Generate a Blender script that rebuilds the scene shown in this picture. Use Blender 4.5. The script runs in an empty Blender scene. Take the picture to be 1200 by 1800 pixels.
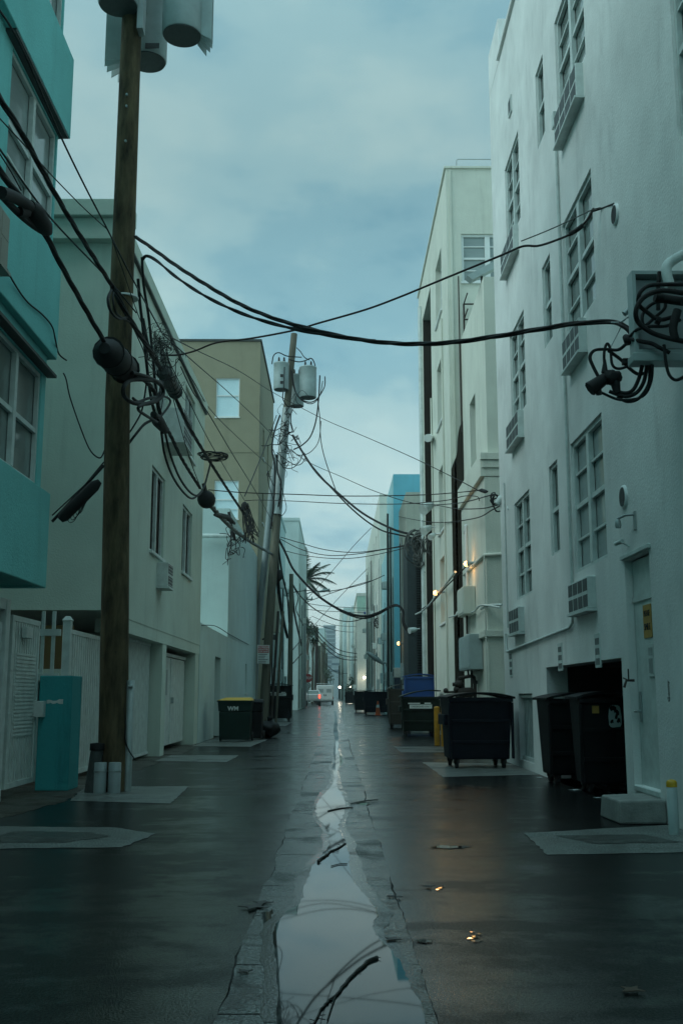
import bpy, bmesh, math, random
from mathutils import Vector, Matrix
R_ = math.radians
random.seed(7)
S = bpy.context.scene
COL = S.collection
# ---------------------------------------------------------------- camera
FPX, EYE = 1850.0, 1.3                       # focal length in photo pixels, eye height
TH = math.atan(322/FPX); PS = math.atan(11*math.cos(TH)/FPX)
cam_d = bpy.data.cameras.new('camera'); cam = bpy.data.objects.new('camera', cam_d); COL.objects.link(cam)
cam_d.sensor_fit = 'VERTICAL'; cam_d.sensor_height = 36; cam_d.lens = 36*FPX/1800
cam_d.clip_start = 0.05; cam_d.clip_end = 5000
cam.location = (0, 0, EYE); cam.rotation_euler = (math.pi/2+TH, 0, -PS)
S.camera = cam
S.render.engine = 'CYCLES'
S.cycles.use_denoising = True
S.cycles.max_bounces = 6; S.cycles.glossy_bounces = 3; S.cycles.transmission_bounces = 3
S.cycles.sample_clamp_indirect = 3.0
S.view_settings.view_transform = 'Standard'; S.view_settings.look = 'None'
S.view_settings.exposure = 0.22; S.view_settings.gamma = 1.0
# ---------------------------------------------------------------- sky (overcast dusk) and soft sun
SUN_EL, SUN_AZ = 38, 250                     # azimuth clockwise from +Y: behind and to the left
W = bpy.data.worlds.new('World'); S.world = W; W.use_nodes = True
nt = W.node_tree; nt.nodes.clear(); L = nt.links.new
def wn(t, **k):
    n = nt.nodes.new(t)
    for a, b in k.items(): setattr(n, a, b)
    return n
out = wn('ShaderNodeOutputWorld'); bg = wn('ShaderNodeBackground'); L(bg.outputs[0], out.inputs[0])
bg.inputs['Strength'].default_value = 0.1
sky = wn('ShaderNodeTexSky', sky_type='NISHITA', sun_disc=False, sun_elevation=R_(SUN_EL), sun_rotation=R_(SUN_AZ), air_density=1.0, dust_density=2.0)
tc = wn('ShaderNodeTexCoord')
sep = wn('ShaderNodeSeparateXYZ'); L(tc.outputs['Generated'], sep.inputs[0])
def mth(op, a, b=None, clamp=False):
    n = wn('ShaderNodeMath', operation=op, use_clamp=clamp)
    for i, v in enumerate((a, b)):
        if v is None: continue
        if isinstance(v, (int, float)): n.inputs[i].default_value = v
        else: L(v, n.inputs[i])
    return n.outputs[0]
zz = mth('ADD', mth('MAXIMUM', sep.outputs[2], 0.0), 0.22)
comb = wn('ShaderNodeCombineXYZ'); L(mth('DIVIDE', sep.outputs[0], zz), comb.inputs[0]); L(mth('DIVIDE', sep.outputs[1], zz), comb.inputs[1])
comb.inputs[2].default_value = 3.7
def noise(scale, detail, rough=.55, dist=0.0):
    n = wn('ShaderNodeTexNoise'); n.inputs['Scale'].default_value = scale; n.inputs['Detail'].default_value = detail
    n.inputs['Roughness'].default_value = rough; n.inputs['Distortion'].default_value = dist
    L(comb.outputs[0], n.inputs['Vector']); return n.outputs['Fac']
def ramp(f, stops, interp='EASE'):
    r = wn('ShaderNodeValToRGB'); r.color_ramp.interpolation = interp
    e = r.color_ramp.elements
    while len(e) < len(stops): e.new(.5)
    for i, (p, c) in enumerate(stops): e[i].position = p; e[i].color = (*c, 1)
    L(f, r.inputs[0]); return r.outputs[0]
def mix(f, a, b, bt='MIX'):
    m = wn('ShaderNodeMix', data_type='RGBA', blend_type=bt)
    for k, v in ((0, f), (6, a), (7, b)):
        if isinstance(v, (int, float)): m.inputs[k].default_value = v
        elif isinstance(v, tuple): m.inputs[k].default_value = (*v, 1)
        else: L(v, m.inputs[k])
    return m.outputs[2]
n1 = noise(1.35, 8, .55, .35); n2 = noise(3.1, 6, .55)
nn = mth('ADD', mth('MULTIPLY', n1, .58), mth('MULTIPLY', n2, .42))
el = sep.outputs[2]
# cloud sheet: blue-grey thin parts to pale lit parts (values x10 because the background strength is 0.1)
cl = ramp(nn, [(.38, (.195, .385, .47)), (.47, (.31, .505, .555)), (.53, (.41, .59, .605)), (.62, (.52, .67, .65))])
hz = ramp(el, [(0.0, (.85, .85, .85)), (.10, (.9, .9, .9)), (.20, (.5, .5, .5)), (.33, (0, 0, 0))])
band = ramp(nn, [(.40, (0, 0, 0)), (.56, (1, 1, 1))])
cl2 = mix(mth('MULTIPLY', hz, mth('ADD', mth('MULTIPLY', band, .62), .33)), cl, (.67, .71, .655))
# overcast vault: a dim belt at mid height, brighter overhead and toward the hidden sun (behind, left)
prof = ramp(el, [(0.0, (1.2, 1.2, 1.2)), (.17, (1.05, 1.05, 1.05)), (.30, (.90, .90, .90)), (.47, (.69, .74, .74)), (.62, (.82, .82, .82))])
gain = mth('ADD', prof, mth('MULTIPLY', mth('MAXIMUM', mth('SUBTRACT', el, .60), 0.0), 2.6))
west = mth('MAXIMUM', mth('ADD', mth('MULTIPLY', sep.outputs[0], -.8), mth('MULTIPLY', sep.outputs[1], -.5)), 0.0)
gain = mth('ADD', gain, mth('MULTIPLY', west, .5))
vm = wn('ShaderNodeVectorMath', operation='SCALE'); L(cl2, vm.inputs[0]); L(mth('MULTIPLY', gain, 10.0), vm.inputs['Scale'])
skyt = mix(1.0, sky.outputs[0], (.75, 1.0, 1.0), 'MULTIPLY')
L(mix(1.0, mix(.94, skyt, vm.outputs[0]), (.845, .985, 1.03), 'MULTIPLY'), bg.inputs['Color'])
sun_d = bpy.data.lights.new('sun', 'SUN'); sun = bpy.data.objects.new('sun', sun_d); COL.objects.link(sun)
sun_d.energy = 0.9; sun_d.angle = R_(40); sun_d.color = (.88, 1.0, .97)
sd = Vector((math.sin(R_(SUN_AZ))*math.cos(R_(SUN_EL)), math.cos(R_(SUN_AZ))*math.cos(R_(SUN_EL)), math.sin(R_(SUN_EL))))
sun.rotation_euler = sd.to_track_quat('Z', 'Y').to_euler()
# ---------------------------------------------------------------- measuring helper: a photo pixel at a known depth, wall or ground -> a place
CF = Vector((math.sin(PS)*math.cos(TH), math.cos(PS)*math.cos(TH), math.sin(TH)))
CR = Vector((math.cos(PS), -math.sin(PS), 0)); CU = CR.cross(CF)
def at(px, py, Y=None, X=None, Z=None):
    d = CF + CR*((px-600)/FPX) + CU*((900-py)/FPX)
    t = Y/d.y if Y is not None else (X/d.x if X is not None else (Z-EYE)/d.z)
    return Vector((d.x*t, d.y*t, EYE+d.z*t))
# ---------------------------------------------------------------- materials
MATS = {}
def mat(name, col, rough=.6, metal=0., var=.12, vs=3.0, bump=0., bs=40., spec=.5, stretch=(1, 1, 1), streak=0., coat=0., emit=None, es=0., sv=.16):
    if name in MATS: return MATS[name]
    m = bpy.data.materials.new(name); m.use_nodes = True; t = m.node_tree; b = t.nodes['Principled BSDF']
    N = lambda k: t.nodes.new(k); K = t.links.new
    b.inputs['Roughness'].default_value = rough; b.inputs['Metallic'].default_value = metal
    b.inputs['Specular IOR Level'].default_value = spec; b.inputs['Coat Weight'].default_value = coat
    c = N('ShaderNodeTexCoord'); mp = N('ShaderNodeMapping'); K(c.outputs['Object'], mp.inputs[0]); mp.inputs['Scale'].default_value = stretch
    n = N('ShaderNodeTexNoise'); n.inputs['Scale'].default_value = vs; n.inputs['Detail'].default_value = 6; n.inputs['Roughness'].default_value = .62
    K(mp.outputs[0], n.inputs['Vector'])
    r = N('ShaderNodeMapRange'); r.inputs[1].default_value = .3; r.inputs[2].default_value = .7; r.inputs[3].default_value = 1-var; r.inputs[4].default_value = 1+var*.6
    K(n.outputs['Fac'], r.inputs[0])
    v = N('ShaderNodeVectorMath'); v.operation = 'SCALE'; v.inputs[0].default_value = col; K(r.outputs[0], v.inputs['Scale'])
    last = v.outputs[0]
    if streak:
        m2 = N('ShaderNodeMapping'); K(c.outputs['Object'], m2.inputs[0]); m2.inputs['Scale'].default_value = (1.7, 1.7, sv) if sv < .3 else (.9, .9, sv)
        n3 = N('ShaderNodeTexNoise'); n3.inputs['Scale'].default_value = 1.6; n3.inputs['Detail'].default_value = 7; n3.inputs['Roughness'].default_value = .68; n3.inputs['Distortion'].default_value = .35
        K(m2.outputs[0], n3.inputs['Vector'])
        q = N('ShaderNodeMapRange'); q.interpolation_type = 'SMOOTHSTEP'
        q.inputs[1].default_value = .52; q.inputs[2].default_value = .68; q.inputs[3].default_value = 1; q.inputs[4].default_value = 1-streak
        K(n3.outputs['Fac'], q.inputs[0])
        v2 = N('ShaderNodeVectorMath'); v2.operation = 'SCALE'; K(last, v2.inputs[0]); K(q.outputs[0], v2.inputs['Scale']); last = v2.outputs[0]
    K(last, b.inputs['Base Color'])
    rr = N('ShaderNodeMapRange'); rr.inputs[3].default_value = max(.02, rough-.12*rough); rr.inputs[4].default_value = min(1, rough+.15*rough); K(n.outputs['Fac'], rr.inputs[0]); K(rr.outputs[0], b.inputs['Roughness'])
    if bump:
        n4 = N('ShaderNodeTexNoise'); n4.inputs['Scale'].default_value = bs; n4.inputs['Detail'].default_value = 4
        K(mp.outputs[0], n4.inputs['Vector'])
        bp = N('ShaderNodeBump'); bp.inputs['Strength'].default_value = bump; bp.inputs['Distance'].default_value = .02
        K(n4.outputs['Fac'], bp.inputs['Height']); K(bp.outputs[0], b.inputs['Normal'])
    if emit:
        b.inputs['Emission Color'].default_value = (*emit, 1); b.inputs['Emission Strength'].default_value = es
    MATS[name] = m; return m
def stucco(name, col, streak=.16): return mat(name, col, .85, var=.10, vs=.9, bump=.35, bs=34, spec=.25, streak=streak)
M_WHITE = mat('white_stucco', (.76, .78, .75), .85, var=.17, vs=.75, bump=.3, bs=30, spec=.25, streak=.13, sv=.34); M_BEIGE = stucco('cream_stucco', (.64, .66, .575), .13)
M_GREY = stucco('pale_grey_green_stucco', (.52, .60, .525), .10); M_TURQ = stucco('turquoise_stucco', (.20, .575, .555), .08)
M_TURQL = stucco('turquoise_pier_paint', (.04, .30, .31), .25)
M_OLIVE = stucco('olive_stucco', (.29, .272, .19), .10); M_PALE = stucco('pale_blue_white_stucco', (.50, .62, .60), .12)
M_BLUE = stucco('bright_blue_stucco', (.20, .58, .70), .08); M_CREAM2 = stucco('warm_white_stucco', (.66, .68, .60), .1)
M_MINT = stucco('mint_green_stucco', (.42, .62, .50), .08); M_TAN = stucco('grey_beige_stucco', (.50, .53, .45), .12)
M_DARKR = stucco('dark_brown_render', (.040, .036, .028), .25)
M_TRIM = mat('white_paint', (.72, .76, .74), .45, var=.08, bump=.08, bs=30)
M_TRIM2 = mat('weathered_white_paint', (.56, .63, .60), .5, var=.2, vs=5, bump=.15, bs=60)
M_GLASS = mat('window_glass', (.20, .25, .235), .06, var=.3, vs=.6, spec=.8)
M_PALEPANE = mat('window_glass_blinds_reflection', (.30, .36, .35), .10, var=.12, vs=1, spec=.6, stretch=(1, 1, 6))  # pale base holds blinds, and reflected sky on some panes
M_SHADE = mat('window_glass_over_white_shade', (.62, .80, .84), .12, var=.05, spec=.5)
M_BROWN = mat('dark_brown_screen', (.016, .011, .008), .7, spec=.15, var=.2)
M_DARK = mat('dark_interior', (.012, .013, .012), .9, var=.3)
M_WOOD = mat('weathered_pole_wood', (.098, .078, .044), .85, var=.75, vs=8, bump=1.0, bs=16, stretch=(1, 1, .22), spec=.2)
M_WOODG = mat('grey_pole_wood', (.13, .125, .095), .85, var=.35, vs=9, bump=.5, bs=22, stretch=(1, 1, .08), spec=.2)
M_GALV = mat('galvanised_grey', (.33, .38, .37), .5, .35, var=.18, vs=6)
M_TANK = mat('transformer_grey_paint', (.36, .44, .43), .45, var=.14, vs=4)
M_TANKB = mat('transformer_base_metal', (.045, .055, .052), .6, var=.35, vs=14)
M_PVC = mat('grey_plastic_conduit', (.25, .30, .30), .45, var=.12)
M_CABLE = mat('black_cable', (.0055, .0055, .0055), .75, var=.2)
M_CABLER = mat('reddish_black_cable', (.017, .009, .008), .65, var=.2)
M_CABLEG = mat('grey_weathered_cable', (.09, .10, .09), .6, var=.2)
M_BINK = mat('black_plastic', (.006, .007, .008), .6, spec=.22, var=.25, vs=5, bump=.1, bs=60)
M_BINN = mat('navy_steel_paint', (.0055, .007, .014), .55, spec=.22, var=.4, vs=3, bump=.1, bs=20, streak=.3)
M_BING = mat('dark_green_plastic', (.008, .026, .021), .55, spec=.22, var=.15)
M_BINGS = mat('dark_green_steel_paint', (.009, .016, .011), .55, spec=.22, var=.35, vs=4, streak=.3)
M_BINB = mat('blue_plastic', (.010, .060, .22), .45, var=.15)
M_BINO = mat('brown_steel_paint', (.050, .042, .030), .55, var=.3, vs=4)
M_YEL = mat('yellow_plastic', (.62, .36, .015), .5, var=.1)
M_YELP = mat('yellow_bollard_paint', (.55, .25, .012), .55, var=.35, vs=7, bump=.15, bs=40)
M_CONC = mat('pale_concrete', (.26, .27, .25), .7, var=.3, vs=5, bump=.3, bs=50, spec=.35)
M_RUST = mat('rusted_pipe', (.045, .035, .028), .7, .2, var=.4, vs=20)
M_RUBB = mat('tyre_rubber', (.012, .012, .012), .8)
M_LABEL = mat('sticker_white', (.62, .68, .66), .5, var=.1)
M_INK = mat('black_ink', (.012, .012, .012), .6)
M_RED = mat('sign_red', (.38, .02, .022), .45); M_AMB = mat('amber_sign', (.42, .24, .045), .6, var=.2, vs=12)
M_ORANGE = mat('traffic_orange', (.55, .10, .02), .5)
M_AMBER2 = mat('ochre_board', (.13, .085, .025), .7, var=.15)
M_LEAF = mat('leaf_green', (.026, .052, .02), .55, var=.5, vs=2); M_LEAFD = mat('leaf_dark_green', (.03, .06, .028), .55, var=.5, vs=2)
M_TRUNK = mat('palm_bark', (.16, .14, .11), .9, var=.3, vs=8, bump=.5, bs=12, stretch=(1, 1, 5))
M_CARW = mat('white_vehicle_paint', (.62, .64, .62), .35, var=.05, coat=.3)
M_TAIL = mat('red_tail_light_on', (.6, .03, .02), .3, emit=(1, .06, .03), es=4.5)
M_LAMP = mat('lit_warm_bulb', (1, .8, .5), .4, emit=(1.0, .55, .18), es=3)
M_LAMPW = mat('lit_white_bulb', (1, .9, .8), .4, emit=(1.0, .86, .66), es=26)
M_GLTOWER = mat('tower_blue_glass', (.06, .12, .15), .12, var=.2, vs=.2)
M_TOWER = mat('far_tower_concrete', (.36, .44, .45), .7, var=.08, vs=.05)
M_TWIG = mat('wet_twig_bark', (.014, .011, .009), .5, var=.3, vs=30)
# ---------------------------------------------------------------- mesh builder
class MB:
    def __init__(s): s.bm = bmesh.new()
    def v(s, p): return s.bm.verts.new(p)
    def poly(s, pts, smooth=False):
        f = s.bm.faces.new([s.v(p) for p in pts]); f.smooth = smooth; return s
    def box(s, a, b, ch=0.):
        x0, y0, z0 = (min(a[i], b[i]) for i in range(3)); x1, y1, z1 = (max(a[i], b[i]) for i in range(3))
        q = [s.v((x, y, z)) for z in (z0, z1) for y in (y0, y1) for x in (x0, x1)]
        fs = [s.bm.faces.new([q[i] for i in k]) for k in ((0, 2, 3, 1), (4, 5, 7, 6), (0, 1, 5, 4), (2, 6, 7, 3), (0, 4, 6, 2), (1, 3, 7, 5))]
        if ch: bmesh.ops.bevel(s.bm, geom=list({e for f in fs for e in f.edges}), offset=ch, segments=2, affect='EDGES', profile=.5)
        return s
    def hexa(s, bot, top, ch=0.):                 # two quads, each counter-clockwise seen from above
        b = [s.v(p) for p in bot]; t = [s.v(p) for p in top]; n = len(b)
        fs = [s.bm.faces.new(b[::-1]), s.bm.faces.new(t)] + [s.bm.faces.new((b[i], b[(i+1) % n], t[(i+1) % n], t[i])) for i in range(n)]
        if ch: bmesh.ops.bevel(s.bm, geom=list({e for f in fs for e in f.edges}), offset=ch, segments=2, affect='EDGES', profile=.5)
        return s
    def prism(s, pts, ext):
        e = Vector(ext); return s.hexa(pts, [Vector(p)+e for p in pts])
    def tube(s, pts, r, n=6, caps=True):
        P = [Vector(p) for p in pts]; rs = r if isinstance(r, (list, tuple)) else [r]*len(P)
        rings = []; t0 = (P[1]-P[0]).normalized(); u = t0.orthogonal().normalized()
        for i, p in enumerate(P):
            t = (P[min(i+1, len(P)-1)]-P[max(i-1, 0)])
            t = t.normalized() if t.length > 1e-9 else t0
            u = u-t*u.dot(t); u = u.normalized() if u.length > 1e-6 else t.orthogonal().normalized()
            w = t.cross(u)
            rings.append([s.v(p+(u*math.cos(2*math.pi*k/n)+w*math.sin(2*math.pi*k/n))*rs[i]) for k in range(n)])
        for a, b in zip(rings, rings[1:]):
            for k in range(n):
                f = s.bm.faces.new((a[k], a[(k+1) % n], b[(k+1) % n], b[k])); f.smooth = True
        if caps:
            s.poly([v.co for v in rings[0][::-1]]); s.poly([v.co for v in rings[-1]])
        return s
    def cyl(s, p, q, r, r2=None, n=16): return s.tube([p, q], [r, r if r2 is None else r2], n)
    def lathe(s, c, prof, n=20, axis='Z'):         # prof: (radius, height)
        c = Vector(c); rings = []
        for r, h in prof:
            ring = []
            for k in range(n):
                a = 2*math.pi*k/n; x, y = math.cos(a)*r, math.sin(a)*r
                ring.append(s.v(c+Vector({'Z': (x, y, h), 'X': (h, x, y), 'Y': (y, h, x)}[axis])))
            rings.append(ring)
        for a, b in zip(rings, rings[1:]):
            for k in range(n):
                f = s.bm.faces.new((a[k], a[(k+1) % n], b[(k+1) % n], b[k])); f.smooth = True
        s.poly([v.co for v in rings[0][::-1]]); s.poly([v.co for v in rings[-1]])
        return s
    def ball(s, c, r, sc=(1, 1, 1), jit=0., seg=2):
        g = bmesh.ops.create_icosphere(s.bm, subdivisions=seg, radius=r)
        for v in g['verts']:
            k = 1+random.uniform(-jit, jit); v.co = Vector((v.co.x*sc[0]*k, v.co.y*sc[1]*k, v.co.z*sc[2]*k))+Vector(c)
            for f in v.link_faces: f.smooth = True
        return s
    def empty(s): return len(s.bm.verts) == 0
    def build(s, name, m, parent=None, label=None):
        me = bpy.data.meshes.new(name)
        top = parent is None
        if top:
            lo = [min(v.co[i] for v in s.bm.verts) for i in range(3)]; hi = [max(v.co[i] for v in s.bm.verts) for i in range(3)]
            org = Vector(((lo[0]+hi[0])/2, (lo[1]+hi[1])/2, lo[2]))
        else:
            r = parent
            while r.parent: r = r.parent
            org = r.location
        if org.length: bmesh.ops.translate(s.bm, vec=-org, verts=s.bm.verts)
        bmesh.ops.recalc_face_normals(s.bm, faces=s.bm.faces)
        s.bm.to_mesh(me); s.bm.free(); me.materials.append(m)
        o = bpy.data.objects.new(name, me); COL.objects.link(o)
        if top: o.location = org
        else: o.parent = parent
        if label: o['label'] = label
        return o
def tag(o, label, cat, group=None):
    o['label'] = label; o['category'] = cat
    if group: o['group'] = group
    return o
def struct(mb, name, m):
    o = mb.build(name, m); o['kind'] = 'structure'
    if sum(p.normal.z for p in o.data.polygons) < 0: o.data.flip_normals()      # ground sheets face up
    return o
def thing(name, label, cat, loc=(0, 0, 0), group=None):
    o = bpy.data.objects.new(name, None); COL.objects.link(o); o.location = loc; o.empty_display_size = .2
    return tag(o, label, cat, group)
def dup(o, parent=None):
    c = o.copy(); COL.objects.link(c)
    if parent: c.parent = parent
    for k in list(o.children): dup(k, c)
    return c
# wall frames: u runs along the wall, v is up, w points out of the wall
class Fr:
    def __init__(s, O, u, n): s.O, s.u, s.n = Vector(O), Vector(u), Vector(n)
    def __call__(s, u, v, w=0.): return s.O+s.u*u+Vector((0, 0, v))+s.n*w
    def box(s, mb, u0, u1, v0, v1, w0, w1, ch=0.): return mb.box(s(u0, v0, w0), s(u1, v1, w1), ch)
def FR(x): return Fr((x, 0, 0), (0, 1, 0), (-1, 0, 0))      # walls on the right, facing the alley
def FL(x): return Fr((x, 0, 0), (0, 1, 0), (1, 0, 0))       # walls on the left, facing the alley
def FC(y): return Fr((0, y, 0), (1, 0, 0), (0, -1, 0))      # walls facing the camera
def holed(mb, f, u0, u1, v0, v1, holes=()):
    us = sorted({u0, u1, *[h[0] for h in holes], *[h[1] for h in holes]}); vs = sorted({v0, v1, *[h[2] for h in holes], *[h[3] for h in holes]})
    us = [u for u in us if u0 <= u <= u1]; vs = [v for v in vs if v0 <= v <= v1]
    for a, b in zip(us, us[1:]):
        for c, d in zip(vs, vs[1:]):
            m, n = (a+b)/2, (c+d)/2
            if any(h[0] < m < h[1] and h[2] < n < h[3] for h in holes): continue
            mb.poly([f(a, c), f(b, c), f(b, d), f(a, d)])
    for h in holes:
        a, b, c, d, dp = h[:5]
        mb.poly([f(a, c), f(b, c), f(b, c, -dp), f(a, c, -dp)]); mb.poly([f(a, d), f(a, d, -dp), f(b, d, -dp), f(b, d)])
        mb.poly([f(a, c), f(a, c, -dp), f(a, d, -dp), f(a, d)]); mb.poly([f(b, c), f(b, d), f(b, d, -dp), f(b, c, -dp)])
def building(name, label, side, x, xb, y0, y1, z1, m, holes=(), cam=(), z0=0., cat='building', group=None):
    """side 'L'/'R': alley face at x, back at xb, from y0 to y1; holes (u0,u1,v0,v1,depth) in the alley face and the camera-facing face"""
    root = thing(name, label, cat, ((x+xb)/2, (y0+y1)/2, 0), group)
    mb = MB(); f = FL(x) if side == 'L' else FR(x)
    holed(mb, f, y0, y1, z0, z1, holes)
    a, b = min(x, xb), max(x, xb)
    holed(mb, FC(y0), a, b, z0, z1, cam)
    mb.poly([(a, y1, z0), (b, y1, z0), (b, y1, z1), (a, y1, z1)]); mb.poly([(xb, y0, z0), (xb, y1, z0), (xb, y1, z1), (xb, y0, z1)])
    mb.poly([(a, y0, z1), (b, y0, z1), (b, y1, z1), (a, y1, z1)])
    if z0 > 0: mb.poly([(a, y0, z0), (b, y0, z0), (b, y1, z0), (a, y1, z0)])
    mb.build('wall', m, root)
    return root, f
def window(root, f, h, frame=M_TRIM, glass=M_GLASS, cols=2, rails=(.5,), muntins=(), fw=.07, mull=.09, sill=True, back=None, label=None):
    u0, u1, v0, v1, d = h[:5]
    e = .004; mb = MB(); w0, w1 = -d+.02, -d+.075
    f.box(mb, u0+e, u0+fw, v0+e, v1-e, w0, w1); f.box(mb, u1-fw, u1-e, v0+e, v1-e, w0, w1)
    f.box(mb, u0+fw, u1-fw, v1-fw, v1-e, w0, w1); f.box(mb, u0+fw, u1-fw, v0+e, v0+fw, w0, w1)
    cw = (u1-u0-2*fw)/cols
    for k in range(1, cols): f.box(mb, u0+fw+cw*k-mull/2, u0+fw+cw*k+mull/2, v0+fw, v1-fw, w0, w1+.012)
    for k in range(cols):
        a = u0+fw+cw*k+(mull/2 if k else 0); b = u0+fw+cw*(k+1)-(mull/2 if k < cols-1 else 0)
        for t in rails: z = v0+(v1-v0)*t; f.box(mb, a, b, z-.032, z+.032, w0, w1-.008)
        for t in muntins: z = v0+(v1-v0)*t; f.box(mb, a, b, z-.016, z+.016, w0, w1-.018)
    wo = mb.build('window', frame, root, label)
    pb = MB(); f.box(pb, u0+e, u1-e, v0+e, v1-e, -d-.02, -d+.012); pb.build('pane', glass, wo)
    if sill:
        sb = MB(); f.box(sb, u0-.04, u1+.04, v0-.07, v0-.002, -.02, .06, .008); sb.build('sill', M_TRIM2 if frame is M_TRIM2 else M_TRIM, wo)
    return wo
def ac(f, u0, u1, v0, v1, pr, label, group, nb=4, mt=M_TRIM2, core=None):
    root = thing('air_conditioner', label, 'air conditioner', f((u0+u1)/2, v0, pr/2), group)
    mb = MB(); f.box(mb, u0, u1, v0, v1, -.1, pr, .012); mb.build('casing', mt, root)
    g = MB(); t = .035
    du = (u1-u0)/nb
    for k in range(nb):
        for j in range(2):
            a, b = u0+du*k+t*.6, u0+du*(k+1)-t*.6; c = v0+(v1-v0)*j/2+t*.7; d = v0+(v1-v0)*(j+1)/2-t*.7
            f.box(g, a, b, c, d, pr-.02, pr+.003)
    gr = g.build('grille', core or M_AC, root)
    s = MB()
    for k in range(7 if nb < 4 else 0):
        z = v0+(v1-v0)*(k+.7)/7.4; f.box(s, u0+.05, u1-.05, z-.004, z+.004, pr-.01, pr+.008)
    if nb < 4: s.build('louvre', mt, gr)
    b = MB(); f.box(b, u0-.02, u1+.02, v0-.035, v0-.003, -.05, pr+.03); b.build('tray', mt, root)
    return root
M_AC = mat('air_conditioner_dark_core', (.07, .085, .085), .6, var=.5, vs=9)
def spline(P, sub=6):
    P = [Vector(p) for p in P]
    if len(P) < 3: return [P[0].lerp(P[-1], k/ sub) for k in range(sub+1)]
    o = []
    for i in range(len(P)-1):
        a, b, c, d = P[max(i-1, 0)], P[i], P[i+1], P[min(i+2, len(P)-1)]
        for k in range(sub):
            t = k/sub; o.append(.5*((2*b)+(c-a)*t+(2*a-5*b+4*c-d)*t*t+(3*b-a-3*c+d)*t**3))
    o.append(P[-1]); return o
def text(mb_root, body, size, m, loc, right, up, name='lettering', sx=1., depth=.002, bold=0.):
    cu = bpy.data.curves.new('lettering', 'FONT'); cu.body = body; cu.size = size; cu.align_x = 'CENTER'; cu.align_y = 'CENTER'; cu.extrude = depth; cu.offset = bold
    cu.resolution_u = 2
    t = bpy.data.objects.new('lettering_source', cu); COL.objects.link(t)
    me = bpy.data.meshes.new_from_object(t.evaluated_get(bpy.context.evaluated_depsgraph_get()))
    bpy.data.objects.remove(t); bpy.data.curves.remove(cu)
    r = Vector(right).normalized(); u = Vector(up).normalized(); n = r.cross(u)
    M = Matrix((( r.x*sx, u.x, n.x), (r.y*sx, u.y, n.y), (r.z*sx, u.z, n.z))).to_4x4()
    top = mb_root
    while top.parent: top = top.parent
    M.translation = Vector(loc)-top.location
    me.transform(M); me.materials.clear(); me.materials.append(m)
    o = bpy.data.objects.new(name, me); COL.objects.link(o); o.parent = mb_root
    return o
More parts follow.
